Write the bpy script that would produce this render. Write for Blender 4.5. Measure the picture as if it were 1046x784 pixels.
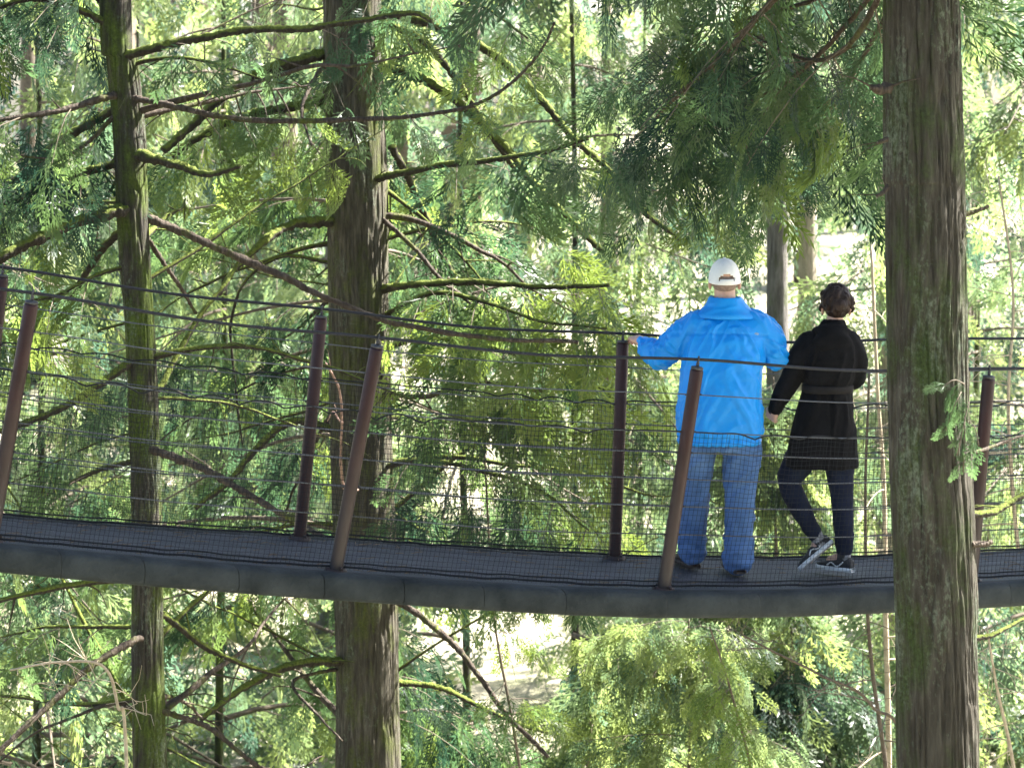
import bpy, math
import numpy as np
from mathutils import Vector

# ------------------------------------------------------------------ basics
for o in list(bpy.data.objects):
    bpy.data.objects.remove(o)
sc = bpy.context.scene
COL = sc.collection
F = 2400.0            # focal length in photo pixels
CX, HY = 523.0, 105.0 # principal column, horizon row (photo pixels)
CZ = 12.0             # camera height above datum
rng = np.random.default_rng(7)
R = math.radians


def P(px, py, d):
    """point of the place seen at photo pixel (px, py), d metres in front"""
    return np.array([(px - CX) * d / F, d, CZ + (HY - py) * d / F])


# ------------------------------------------------------------------ noise
def _hash(i, j, k):
    h = (i * 374761393 + j * 668265263 + k * 2147483647 + 1013904223) & 0xFFFFFFFF
    h = ((h ^ (h >> 13)) * 1274126177) & 0xFFFFFFFF
    h = h ^ (h >> 16)
    return (h & 0xFFFF) / 65535.0


def vnoise(p):
    p = np.asarray(p, float)
    f = np.floor(p).astype(np.int64)
    t = p - f
    t = t * t * (3 - 2 * t)
    i, j, k = f[..., 0], f[..., 1], f[..., 2]
    r = 0
    for a in (0, 1):
        wa = t[..., 0] if a else 1 - t[..., 0]
        for b in (0, 1):
            wb = t[..., 1] if b else 1 - t[..., 1]
            for c in (0, 1):
                wc = t[..., 2] if c else 1 - t[..., 2]
                r = r + wa * wb * wc * _hash(i + a, j + b, k + c)
    return r * 2 - 1


def fbm(p, oct=3):
    p = np.asarray(p, float)
    a, s, r = 1.0, 0.0, 0
    for o in range(oct):
        r = r + a * vnoise(p * 2 ** o + o * 17.3)
        s += a
        a *= .5
    return r / s


# ------------------------------------------------------------------ mesh collecting
class MB:
    def __init__(self):
        self.v, self.f, self.m, self.t, self.n = [], [], [], [], 0
        self.uniform = True

    def add(self, v, f, mat=0, tint=0.5):
        v = np.asarray(v, np.float32).reshape(-1, 3)
        f = np.asarray(f, np.int64)
        if f.ndim == 1:
            f = f.reshape(1, -1)
        self.v.append(v)
        self.f.append(f + self.n)
        self.m.append(np.full(len(f), mat, np.int32) if np.isscalar(mat) else np.asarray(mat, np.int32))
        self.t.append(np.full(len(v), tint, np.float32) if np.isscalar(tint) else np.asarray(tint, np.float32))
        self.n += len(v)

    def mesh(self, name, mats, smooth=True):
        me = bpy.data.meshes.new(name)
        v = np.concatenate(self.v)
        me.vertices.add(len(v))
        me.vertices.foreach_set('co', v.ravel())
        sizes = np.concatenate([np.full(len(f), f.shape[1], np.int32) for f in self.f])
        loops = np.concatenate([f.ravel() for f in self.f]).astype(np.int32)
        starts = np.concatenate([[0], np.cumsum(sizes)[:-1]]).astype(np.int32)
        me.loops.add(len(loops))
        me.loops.foreach_set('vertex_index', loops)
        me.polygons.add(len(sizes))
        me.polygons.foreach_set('loop_start', starts)
        me.polygons.foreach_set('loop_total', sizes)
        me.polygons.foreach_set('material_index', np.concatenate(self.m))
        me.polygons.foreach_set('use_smooth', np.full(len(sizes), smooth, bool))
        for m in (mats if isinstance(mats, (list, tuple)) else [mats]):
            me.materials.append(m)
        a = me.attributes.new('tint', 'FLOAT', 'POINT')
        a.data.foreach_set('value', np.concatenate(self.t))
        me.update(calc_edges=True)
        me.validate()
        return me

    def build(self, name, mats, parent=None, smooth=True, **kw):
        return link(name, self.mesh(name, mats, smooth), parent, **kw)


def link(name, me, parent=None, label=None, cat=None, group=None, kind=None, loc=None):
    o = bpy.data.objects.new(name, me)
    COL.objects.link(o)
    if parent is not None:
        o.parent = parent
    if loc is not None:
        o.location = tuple(float(c) for c in loc)
    for k, val in (('label', label), ('category', cat), ('group', group), ('kind', kind)):
        if val:
            o[k] = val
    return o


def thing(name, label, cat, loc=(0, 0, 0), group=None):
    return link(name, None, None, label, cat, group, None, loc)


# ------------------------------------------------------------------ shapes
def catmull(pts, n):
    p = np.asarray(pts, float)
    if len(p) == 2:
        t = np.linspace(0, 1, n)[:, None]
        return p[0] * (1 - t) + p[1] * t
    q = np.vstack([2 * p[0] - p[1], p, 2 * p[-1] - p[-2]])
    u = np.linspace(0, len(p) - 1, n)
    i = np.minimum(u.astype(int), len(p) - 2)
    t = (u - i)[:, None]
    a, b, c, d = q[i], q[i + 1], q[i + 2], q[i + 3]
    return .5 * (2 * b + (c - a) * t + (2 * a - 5 * b + 4 * c - d) * t ** 2 + (3 * b - a - 3 * c + d) * t ** 3)


def frames(path):
    tg = np.gradient(path, axis=0)
    tg /= np.linalg.norm(tg, axis=1)[:, None] + 1e-12
    up = np.array([0, 0, 1.0]) if abs(tg[0, 2]) < .9 else np.array([0, 1.0, 0])
    n = np.zeros_like(path)
    b = up - tg[0] * up.dot(tg[0])
    b /= np.linalg.norm(b)
    for i in range(len(path)):
        b = b - tg[i] * b.dot(tg[i])
        b /= np.linalg.norm(b) + 1e-12
        n[i] = b
    return tg, n, np.cross(tg, n)


def tube(mb, path, rad, sides=8, mat=0, tint=.5, cap=True, rough=0.0, seed=0.0):
    path = np.asarray(path, float)
    k = len(path)
    rad = np.broadcast_to(np.asarray(rad, float), (k,))
    tg, n, b = frames(path)
    th = np.linspace(0, 2 * np.pi, sides, endpoint=False)
    ring = n[:, None] * np.cos(th)[None, :, None] + b[:, None] * np.sin(th)[None, :, None]
    rr = rad[:, None, None]
    v = path[:, None] + ring * rr
    if rough:
        nz = fbm(v * (1.6 / max(rad.max(), .01)) + seed, 2)[..., None]
        v = path[:, None] + ring * rr * (1 + rough * nz)
    i = np.arange(k - 1)[:, None]
    j = np.arange(sides)[None]
    j2 = (j + 1) % sides
    f = np.stack(np.broadcast_arrays(i * sides + j, i * sides + j2, (i + 1) * sides + j2, (i + 1) * sides + j), -1).reshape(-1, 4)
    mb.add(v.reshape(-1, 3), f, mat, tint)
    if cap:
        base = mb.n - k * sides
        mb.f.append(np.arange(sides)[::-1][None] + base)
        mb.m.append(np.full(1, mat, np.int32))
        mb.f.append(np.arange(sides)[None] + base + (k - 1) * sides)
        mb.m.append(np.full(1, mat, np.int32))


def loft(mb, rings, mat=0, seg=28, expo=2.0, tint=.5):
    """rings: (cx, cy, cz, rx, ry) horizontal super-ellipses, closed both ends"""
    th = np.linspace(0, 2 * np.pi, seg, endpoint=False)
    c, s = np.cos(th), np.sin(th)
    c2 = np.sign(c) * np.abs(c) ** (2 / expo)
    s2 = np.sign(s) * np.abs(s) ** (2 / expo)
    v = np.array([[(x + rx * a, y + ry * b_, z) for a, b_ in zip(c2, s2)] for x, y, z, rx, ry in rings])
    k = len(rings)
    i = np.arange(k - 1)[:, None]
    j = np.arange(seg)[None]
    j2 = (j + 1) % seg
    f = np.stack(np.broadcast_arrays(i * seg + j, i * seg + j2, (i + 1) * seg + j2, (i + 1) * seg + j), -1).reshape(-1, 4)
    mb.add(v.reshape(-1, 3), f, mat, tint)
    base = mb.n - k * seg
    mb.f.append(np.arange(seg)[::-1][None] + base); mb.m.append(np.full(1, mat, np.int32))
    mb.f.append(np.arange(seg)[None] + base + (k - 1) * seg); mb.m.append(np.full(1, mat, np.int32))


def ell(mb, c, r, mat=0, tint=.5, nu=20, nv=12, rot=None):
    u = np.linspace(0, 2 * np.pi, nu, endpoint=False)
    w = np.linspace(0, np.pi, nv + 2)[1:-1]
    ring = np.stack([np.cos(u)[None] * np.sin(w)[:, None], np.sin(u)[None] * np.sin(w)[:, None],
                     np.broadcast_to(np.cos(w)[:, None], (nv, nu))], -1).reshape(-1, 3)
    v = np.vstack([ring, [[0, 0, 1], [0, 0, -1]]]) * np.asarray(r, float)
    if rot is not None:
        v = v @ np.asarray(rot).T
    v = v + np.asarray(c, float)
    i = np.arange(nv - 1)[:, None]; j = np.arange(nu)[None]; j2 = (j + 1) % nu
    f = np.stack(np.broadcast_arrays(i * nu + j, (i + 1) * nu + j, (i + 1) * nu + j2, i * nu + j2), -1).reshape(-1, 4)
    mb.add(v, f, mat, tint)
    base = mb.n - len(v)
    a = np.arange(nu)
    mb.f.append(np.stack([np.full(nu, nu * nv), a, (a + 1) % nu], 1) + base); mb.m.append(np.full(nu, mat, np.int32))
    l = (nv - 1) * nu
    mb.f.append(np.stack([np.full(nu, nu * nv + 1), l + (a + 1) % nu, l + a], 1) + base); mb.m.append(np.full(nu, mat, np.int32))


def limb(mb, pts, rad, n=18, sides=16):
    """tapered limb with rounded ends"""
    path = catmull(pts, n)
    r = np.interp(np.linspace(0, 1, n), np.linspace(0, 1, len(rad)), rad)
    tube(mb, path, r, sides)
    ell(mb, path[0], [r[0]] * 3, nu=14, nv=8)
    ell(mb, path[-1], [r[-1]] * 3, nu=14, nv=8)


def box(mb, c, h, rot=None, mat=0):
    s = np.array([[-1, -1, -1], [1, -1, -1], [1, 1, -1], [-1, 1, -1], [-1, -1, 1], [1, -1, 1], [1, 1, 1], [-1, 1, 1]], float) * np.asarray(h)
    if rot is not None:
        s = s @ np.asarray(rot).T
    mb.add(s + np.asarray(c), [[0, 3, 2, 1], [4, 5, 6, 7], [0, 1, 5, 4], [1, 2, 6, 5], [2, 3, 7, 6], [3, 0, 4, 7]], mat)


def remeshed(mb, name, mats, parent, voxel=.012, smooth=6, wrinkle=None, **kw):
    """fuse closed pieces into one continuous surface, then wrinkle it along its normals"""
    me = mb.mesh(name + '_rough', mats)
    t = link('temporary', me)
    m = t.modifiers.new('r', 'REMESH'); m.mode = 'VOXEL'; m.voxel_size = voxel
    s = t.modifiers.new('s', 'SMOOTH'); s.factor = .5; s.iterations = smooth
    bpy.context.view_layer.update()
    dg = bpy.context.evaluated_depsgraph_get()
    out = bpy.data.meshes.new_from_object(t.evaluated_get(dg))
    bpy.data.objects.remove(t)
    out.name = name
    n = len(out.vertices)
    if wrinkle:
        co = np.empty(n * 3, np.float32); out.vertices.foreach_get('co', co); co = co.reshape(-1, 3)
        no = np.empty(n * 3, np.float32); out.vertices.foreach_get('normal', no); no = no.reshape(-1, 3)
        co = co + no * wrinkle(co)[:, None]
        out.vertices.foreach_set('co', co.astype(np.float32).ravel())
    out.polygons.foreach_set('use_smooth', np.ones(len(out.polygons), bool))
    if not out.materials:
        out.materials.append(mats)
    out.update()
    return link(name, out, parent, **kw)


# ------------------------------------------------------------------ materials
def mat_new(name):
    m = bpy.data.materials.new(name)
    m.use_nodes = True
    nt = m.node_tree
    nt.nodes.clear()
    out = nt.nodes.new('ShaderNodeOutputMaterial')
    return m, nt, out


def N(nt, t, **kw):
    n = nt.nodes.new(t)
    for k, v in kw.items():
        if k in n.inputs.keys():
            n.inputs[k].default_value = v
        else:
            setattr(n, k, v)
    return n


def ramp(nt, src, stops):
    r = nt.nodes.new('ShaderNodeValToRGB')
    e = r.color_ramp.elements
    while len(e) < len(stops):
        e.new(.5)
    for el, (p, c) in zip(e, stops):
        el.position = p
        el.color = (*c, 1) if len(c) == 3 else c
    nt.links.new(src, r.inputs['Fac'])
    return r


def coords(nt, scale=(1, 1, 1), obj=True):
    g = nt.nodes.new('ShaderNodeTexCoord')
    mp = nt.nodes.new('ShaderNodeMapping')
    mp.inputs['Scale'].default_value = scale
    nt.links.new(g.outputs['Object'], mp.inputs['Vector'])
    return mp.outputs['Vector']


def noise(nt, vec, scale, detail=4, rough=.6):
    n = N(nt, 'ShaderNodeTexNoise', Scale=scale, Detail=detail, Roughness=rough)
    nt.links.new(vec, n.inputs['Vector'])
    return n.outputs['Fac']


def mixc(nt, fac, a, b):
    m = nt.nodes.new('ShaderNodeMix'); m.data_type = 'RGBA'
    for sock, val in ((m.inputs['Factor'], fac), (m.inputs[6], a), (m.inputs[7], b)):
        if isinstance(val, tuple):
            sock.default_value = (*val, 1)
        elif isinstance(val, (int, float)):
            sock.default_value = val
        else:
            nt.links.new(val, sock)
    return m.outputs[2]


def simple(name, c1, c2, scale=8, rough=.6, bump=.0, bscale=60, vscale=(1, 1, 1), metallic=0, spec=.5, sheen=0):
    m, nt, out = mat_new(name)
    vec = coords(nt, vscale)
    fac = noise(nt, vec, scale)
    r = ramp(nt, fac, [(.3, c1), (.7, c2)])
    b = N(nt, 'ShaderNodeBsdfPrincipled', Roughness=rough, Metallic=metallic)
    b.inputs['Specular IOR Level'].default_value = spec
    if sheen:
        b.inputs['Sheen Weight'].default_value = sheen
    nt.links.new(r.outputs['Color'], b.inputs['Base Color'])
    if bump:
        bp = N(nt, 'ShaderNodeBump', Strength=bump, Distance=.01)
        nt.links.new(noise(nt, vec, bscale, 3), bp.inputs['Height'])
        nt.links.new(bp.outputs['Normal'], b.inputs['Normal'])
    nt.links.new(b.outputs[0], out.inputs['Surface'])
    return m


def bark(name, dark, mid, light, moss=.5, lichen=.5, mosscol=(.06, .09, .012), topmoss=0., fs=1.0):
    m, nt, out = mat_new(name)
    vs = coords(nt, (fs, fs, fs * .12))
    vi = coords(nt, (fs, fs, fs))
    fib = noise(nt, vs, 42, 5, .65)
    c = ramp(nt, fib, [(.28, dark), (.5, mid), (.75, light)]).outputs['Color']
    big = noise(nt, vi, 1.6, 4, .6)
    c = mixc(nt, ramp(nt, big, [(.35, (0, 0, 0)), (.7, (.55, .55, .55))]).outputs['Color'], c, tuple(x * .6 for x in mid))
    if moss:
        mn = noise(nt, coords(nt, (fs, fs, fs * .45)), 4.5, 6, .7)
        fac = ramp(nt, mn, [(.62 - .28 * moss, (0, 0, 0)), (.80 - .28 * moss, (1, 1, 1))]).outputs['Color']
        mc = ramp(nt, noise(nt, vi, 60, 3), [(.3, tuple(x * .5 for x in mosscol)), (.7, tuple(x * 1.3 for x in mosscol))]).outputs['Color']
        if topmoss:
            geo = nt.nodes.new('ShaderNodeNewGeometry')
            sx = nt.nodes.new('ShaderNodeSeparateXYZ')
            nt.links.new(geo.outputs['Normal'], sx.inputs[0])
            ad = nt.nodes.new('ShaderNodeMath'); ad.operation = 'MULTIPLY_ADD'
            nt.links.new(sx.outputs['Z'], ad.inputs[0]); ad.inputs[1].default_value = .5 * topmoss
            nt.links.new(mn, ad.inputs[2])
            fac = ramp(nt, ad.outputs[0], [(.45, (0, 0, 0)), (.68, (1, 1, 1))]).outputs['Color']
        c = mixc(nt, fac, c, mc)
    if lichen:
        patch = noise(nt, coords(nt, (fs, fs, fs * .3)), 5, 3, .6)
        fine = noise(nt, coords(nt, (fs, fs, fs * .55)), 52, 5, .75)
        ad = nt.nodes.new('ShaderNodeMath'); ad.operation = 'MULTIPLY'
        nt.links.new(patch, ad.inputs[0]); nt.links.new(fine, ad.inputs[1])
        fac = ramp(nt, ad.outputs[0], [(.40 - .14 * lichen, (0, 0, 0)), (.50 - .14 * lichen, (.75, .75, .75))]).outputs['Color']
        c = mixc(nt, fac, c, (.13, .155, .11))
    b = N(nt, 'ShaderNodeBsdfPrincipled', Roughness=.9)
    b.inputs['Specular IOR Level'].default_value = .2
    nt.links.new(c, b.inputs['Base Color'])
    bp = N(nt, 'ShaderNodeBump', Strength=1.0, Distance=.02)
    nt.links.new(fib, bp.inputs['Height'])
    nt.links.new(bp.outputs['Normal'], b.inputs['Normal'])
    nt.links.new(b.outputs[0], out.inputs['Surface'])
    return m


def leafmat(name, stops, trans=.5, tcol=1.5, gloss=.3):
    m, nt, out = mat_new(name)
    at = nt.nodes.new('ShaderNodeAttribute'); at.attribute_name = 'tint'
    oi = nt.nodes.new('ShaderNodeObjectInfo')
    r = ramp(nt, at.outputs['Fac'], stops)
    # patchiness of the growth, with shade and sunlit tones put into the tint
    c = r.outputs['Color']
    b = N(nt, 'ShaderNodeBsdfPrincipled', Roughness=.36)
    b.inputs['Specular IOR Level'].default_value = gloss
    nt.links.new(c, b.inputs['Base Color'])
    t = nt.nodes.new('ShaderNodeBsdfTranslucent')
    hs = N(nt, 'ShaderNodeHueSaturation', Saturation=1.1, Value=tcol)
    hs.inputs['Hue'].default_value = .502
    nt.links.new(c, hs.inputs['Color'])
    nt.links.new(hs.outputs['Color'], t.inputs['Color'])
    mx = nt.nodes.new('ShaderNodeMixShader'); mx.inputs[0].default_value = trans
    nt.links.new(b.outputs[0], mx.inputs[1]); nt.links.new(t.outputs[0], mx.inputs[2])
    nt.links.new(mx.outputs[0], out.inputs['Surface'])
    return m


M = {}
M['bark_front'] = bark('red_cedar_bark', (.013, .011, .008), (.050, .044, .033), (.108, .098, .078), moss=.52, lichen=.85, mosscol=(.042, .060, .018))
M['bark_mid'] = bark('ridged_cedar_bark', (.016, .014, .010), (.060, .053, .038), (.14, .125, .098), moss=.50, lichen=.7, mosscol=(.07, .085, .016))
M['bark_moss'] = bark('mossy_bark', (.010, .009, .007), (.034, .030, .023), (.085, .075, .06), moss=.68, lichen=.8, mosscol=(.06, .085, .014))
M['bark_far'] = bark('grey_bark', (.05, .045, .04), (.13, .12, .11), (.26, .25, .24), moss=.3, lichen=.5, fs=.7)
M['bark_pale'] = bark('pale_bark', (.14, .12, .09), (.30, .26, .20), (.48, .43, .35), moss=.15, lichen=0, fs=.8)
M['bough_moss'] = bark('mossy_bough', (.012, .010, .008), (.038, .032, .024), (.08, .07, .05), moss=.8, lichen=0, mosscol=(.10, .125, .020), topmoss=1.0)
M['bough_bare'] = bark('bare_bough', (.022, .016, .012), (.065, .05, .038), (.14, .115, .09), moss=.35, lichen=.1, mosscol=(.08, .10, .014))
M['twig'] = simple('twig', (.06, .045, .03), (.14, .11, .075), 20, .85)
M['twig_pale'] = simple('pale_twig', (.28, .22, .15), (.50, .42, .30), 20, .8)
M['twig_red'] = simple('reddish_twig', (.17, .10, .08), (.30, .19, .15), 20, .8)
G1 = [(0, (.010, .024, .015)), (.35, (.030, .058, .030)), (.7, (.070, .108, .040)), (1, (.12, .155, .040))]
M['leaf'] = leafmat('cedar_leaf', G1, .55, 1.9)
M['leaf_dark'] = leafmat('shaded_cedar_leaf', [(0, (.012, .027, .020)), (.5, (.026, .050, .034)), (1, (.05, .082, .04))], .45, 1.5)  # darker copy of the cedar leaf, shade put into its colours
M['leaf_far'] = leafmat('far_leaf', [(0, (.014, .030, .022)), (.3, (.040, .070, .045)), (.6, (.085, .120, .060)), (1, (.15, .18, .065))], .6, 2.0)  # dark end of the ramp stands in for shaded clumps
M['leaf_lime'] = leafmat('young_leaf', [(0, (.05, .085, .025)), (.5, (.085, .125, .03)), (1, (.12, .16, .04))], .55, 1.7)

# ------------------------------------------------------------------ foliage sprays
def make_spray(r, nside, nsub, wid, droop, curl=.12):
    """flat fern-like cedar spray, axis +X, unit length; returns verts, quads"""
    vs, n = [], 0

    def blade(p, ang, l, w):
        d = np.array([math.cos(ang), math.sin(ang)]); q = np.array([-d[1], d[0]])
        a = [p, p + d * l * .45 + q * w, p + d * l, p + d * l * .45 - q * w]
        vs.append([(x, y, r.normal(0, .006)) for x, y in a])
    # stem
    nst = 5
    for i in range(nst):
        blade(np.array([i / nst, 0.]), 0, 1.25 / nst, wid * .35)
    for i in range(nside):
        t = .06 + .92 * (i + r.uniform(-.25, .25)) / nside
        side = 1 if i % 2 else -1
        ang = side * R(r.uniform(30, 46) * (1 - .25 * t))
        l = (.50 * (1 - t) ** .75 + .10) * r.uniform(.8, 1.15)
        p0 = np.array([t, 0.])
        d = np.array([math.cos(ang), math.sin(ang)])
        blade(p0, ang, l, wid * .62)
        for k in range(nsub):
            u = .18 + .8 * (k + .3) / nsub
            s2 = 1 if k % 2 else -1
            a2 = ang + s2 * R(r.uniform(28, 42))
            blade(p0 + d * l * u, a2, (.17 * (1 - .6 * u) + .03) * (.55 + l), wid * r.uniform(.75, 1.1))
    v = np.array(vs).reshape(-1, 3)
    x, y = v[:, 0].copy(), v[:, 1].copy()
    v[:, 2] += -droop * x ** 2 - curl * np.abs(y) ** 1.5 + .02 * np.sin(x * 9 + y * 5)
    v[:, 0] = x * (1 - .15 * droop * x)
    f = np.arange(len(v)).reshape(-1, 4)
    return v, f


_r = np.random.default_rng(3)
SP_HI = [make_spray(_r, 16, 6, .0175, d) for d in (.4, .55, .7, .9, .5, .8)]
SP_FINE = [make_spray(_r, 16, 6, .0155, d) for d in (.35, .5, .7, .85, .6)]
SP_MID = [make_spray(_r, 12, 4, .025, d) for d in (.4, .6, .8, .5)]
SP_LO = [make_spray(_r, 7, 3, .045, d) for d in (.3, .5, .7)]


class Sprays:
    def __init__(self):
        self.p, self.d, self.s, self.t = [], [], [], []

    def put(self, p, d, s, t):
        self.p.append(p); self.d.append(d); self.s.append(s); self.t.append(t)

    def merge(self, mb, protos, r, mat=0, roll=.9):
        if not self.p:
            return
        p = np.array(self.p); d = np.array(self.d); s = np.array(self.s); t = np.clip(np.array(self.t), 0, 1)
        d = d / (np.linalg.norm(d, axis=1)[:, None] + 1e-9)
        up = np.zeros_like(d); up[:, 2] = 1
        up[:, 0] += r.normal(0, .35, len(d)); up[:, 1] += r.normal(0, .35, len(d))
        y = np.cross(up, d); y /= np.linalg.norm(y, axis=1)[:, None] + 1e-9
        z = np.cross(d, y)
        a = r.normal(0, roll, len(d))[:, None]
        y, z = y * np.cos(a) + z * np.sin(a), z * np.cos(a) - y * np.sin(a)
        z = np.where(z[:, 2:3] < 0, -z, z); y = np.cross(z, d)
        pick = r.integers(0, len(protos), len(d))
        for k, (v, f) in enumerate(protos):
            m = pick == k
            if not m.any():
                continue
            B = np.stack([d[m], y[m], z[m]], 1)         # rows
            vv = np.einsum('vi,nij->nvj', v, B) * s[m][:, None, None] + p[m][:, None]
            c = int(m.sum())
            ff = (f[None] + (np.arange(c) * len(v))[:, None, None]).reshape(-1, 4)
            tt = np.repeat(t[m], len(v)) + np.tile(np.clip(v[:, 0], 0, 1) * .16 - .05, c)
            mb.add(vv.reshape(-1, 3), ff, mat, tt)


def unit(v):
    return v / (np.linalg.norm(v) + 1e-9)


def foliate(sp, mb, path, r, t0=.15, gap=.10, twig=(.25, .7), size=(.28, .5), hang=.55, tint=.5, wmat=1, twigr=.004, sgap=.11, tv=.24):
    """leafy twigs on both sides of a bough; sprays hang from every twig"""
    seg = np.linalg.norm(np.diff(path, axis=0), axis=1)
    acc = np.concatenate([[0], np.cumsum(seg)])
    L = acc[-1]
    s = L * t0
    side = 1
    while s < L:
        c = np.array([np.interp(s, acc, path[:, k]) for k in range(3)])
        c2 = np.array([np.interp(min(s + .05, L), acc, path[:, k]) for k in range(3)])
        tg = unit(c2 - c + 1e-6)
        lat = unit(np.cross(tg, [0, 0, 1]) + 1e-6) * side
        a = R(r.uniform(35, 70))
        d = unit(tg * math.cos(a) + lat * math.sin(a) + np.array([0, 0, r.uniform(-.35, .12)]))
        tl = (twig[0] + (twig[1] - twig[0]) * (1 - s / L) ** .7) * r.uniform(.7, 1.2)
        k = max(2, int(tl / .15) + 1)
        u = np.linspace(0, 1, k)[:, None]
        tp = c + d * tl * u + np.array([0, 0, -1.0]) * tl * hang * .7 * u ** 2
        tube(mb, tp, np.linspace(twigr * 1.3, twigr * .5, k), 3, wmat, cap=False)
        tb = tint + r.normal(0, tv)
        q = sgap * r.uniform(.2, 1)
        sd = 1
        while q < tl:
            w = q / tl
            pp = c + d * tl * w + np.array([0, 0, -1.0]) * tl * hang * .7 * w ** 2
            lt = unit(np.cross(d, [0, 0, 1]) + 1e-6) * sd
            dd = d * r.uniform(.35, .9) + lt * r.uniform(.2, .8) + np.array([0, 0, -1.0]) * hang * r.uniform(.3, 1.5)
            sp.put(pp, dd, r.uniform(*size) * (1 - .25 * w), tb + r.normal(0, .09))
            sd = -sd
            q += sgap * r.uniform(.6, 1.4)
        sp.put(tp[-1], d + np.array([0, 0, -hang * r.uniform(.3, 1)]), r.uniform(*size), tb + .08)
        side = -side
        s += gap * r.uniform(.6, 1.4)


def bough_path(p0, az, L, rise, sag, n=12, r=None):
    t = np.linspace(0, 1, n)[:, None]
    a = np.array([math.cos(az), math.sin(az), 0])
    lat = np.array([-a[1], a[0], 0])
    w = 0 if r is None else r.normal(0, .10)
    return p0 + a * L * t + lat * L * w * t ** 2 + np.array([0, 0, 1.]) * L * (rise * t - sag * t ** 2 + .30 * sag * t ** 4)


# ------------------------------------------------------------------ ground
def ground_z(x, y):
    x = np.asarray(x, float); y = np.asarray(y, float)
    h = 3.2 + .9 * np.sin(x * .09 + 1) * np.cos(y * .07) + .03 * x
    s = np.clip((y - 24) / 60, 0, 1.6)
    h = h + 3.6 * s ** 1.15
    h = h + 1.0 * fbm(np.stack([x * .08, y * .08, x * 0], -1), 3)
    return h


gx = np.linspace(-160, 160, 161); gy = np.linspace(-70, 230, 151)
GX, GY = np.meshgrid(gx, gy)
GZ = ground_z(GX, GY)
mb = MB()
idx = np.arange(GX.size).reshape(GX.shape)
mb.add(np.stack([GX, GY, GZ], -1).reshape(-1, 3), np.stack([idx[:-1, :-1], idx[:-1, 1:], idx[1:, 1:], idx[1:, :-1]], -1).reshape(-1, 4))
m, nt, out = mat_new('forest_floor')
v = coords(nt)
c = ramp(nt, noise(nt, v, .5, 6, .7), [(.3, (.10, .12, .045)), (.5, (.28, .25, .17)), (.7, (.42, .39, .31))]).outputs['Color']
b = N(nt, 'ShaderNodeBsdfPrincipled', Roughness=.95)
nt.links.new(c, b.inputs['Base Color'])
bp = N(nt, 'ShaderNodeBump', Strength=.8, Distance=.1)
nt.links.new(noise(nt, v, 9, 5), bp.inputs['Height']); nt.links.new(bp.outputs['Normal'], b.inputs['Normal'])
nt.links.new(b.outputs[0], out.inputs['Surface'])
mb.build('ground', m, kind='structure')

# ------------------------------------------------------------------ walkway
# posts: photo pixel of foot and head, distance of foot and head
NEAR = [((-350, 508), (-300, 262), 11.55), ((-9, 551), (32, 310), 12.08), ((343, 581), (385, 355), 12.7), ((678, 600), (712, 377), 13.1),
        ((992, 592), (1010, 386), 13.58), ((1310, 570), (1322, 372), 14.1)]
FAR = [((-330, 480), (-295, 250), 12.45), ((-25, 524), (2, 283), 13.0), ((306, 548), (328, 325), 13.6), ((628, 568), (636, 350), 14.02),
       ((935, 568), (942, 355), 14.5), ((1240, 548), (1246, 342), 15.0)]


def rail_curves(side, lean):
    b = np.array([P(*q[0], q[2]) for q in side])
    t = np.array([P(*q[1], q[2] + lean) for q in side])
    return b, t


NB, NT = rail_curves(NEAR, -.10)
FB, FT = rail_curves(FAR, .06)
NSAMP = 241
nb = catmull(NB, NSAMP); nt_ = catmull(NT, NSAMP)
fb = catmull(FB, NSAMP); ft = catmull(FT, NSAMP)

m_deck = simple('deck_rubber', (.024, .027, .038), (.054, .060, .078), 5, .6, .5, 220, (1, 3, 1), spec=.25)
m_beam = simple('weathered_fender', (.011, .015, .017), (.036, .043, .046), 5, .7, .6, 40, (1, 1, 1), spec=.16)
def post_paint():
    m, nt, out = mat_new('brown_steel_post')
    v = coords(nt)
    base = ramp(nt, noise(nt, v, 6, 4), [(.3, (.018, .0055, .006)), (.7, (.032, .010, .011))]).outputs['Color']
    at = nt.nodes.new('ShaderNodeAttribute'); at.attribute_name = 'tint'
    ad = nt.nodes.new('ShaderNodeMath'); ad.operation = 'MULTIPLY_ADD'
    nt.links.new(noise(nt, coords(nt, (1, 1, .3)), 14, 5, .7), ad.inputs[0]); ad.inputs[1].default_value = .5
    nt.links.new(at.outputs['Fac'], ad.inputs[2])
    c = mixc(nt, ramp(nt, ad.outputs[0], [(.45, (0, 0, 0)), (1.0, (.75, .75, .75))]).outputs['Color'], base, (.046, .043, .042))
    b = N(nt, 'ShaderNodeBsdfPrincipled', Roughness=.48)
    b.inputs['Specular IOR Level'].default_value = .3
    nt.links.new(c, b.inputs['Base Color']); nt.links.new(b.outputs[0], out.inputs['Surface'])
    return m


m_post = post_paint()
m_cap = simple('post_cap_steel', (.03, .03, .032), (.07, .07, .075), 30, .6, spec=.3)
m_cable = simple('dark_cable', (.010, .011, .016), (.022, .024, .032), 60, .65, .4, 300, spec=.3)
m_thin = simple('grey_wire', (.035, .040, .052), (.08, .09, .11), 80, .5, spec=.5)
m_net = simple('black_twine', (.008, .009, .011), (.02, .022, .026), 50, .8, spec=.2)

walk = thing('suspension_walkway', 'narrow grey suspended footbridge with brown leaning posts, wires and black netting', 'footbridge', P(523, 600, 13))
WINV = -np.array(walk.location)


def wbuild(mb, name, mat, parent=walk, **kw):
    for a in mb.v:
        a += WINV.astype(np.float32)
    return mb.build(name, mat, parent, **kw)


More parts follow.
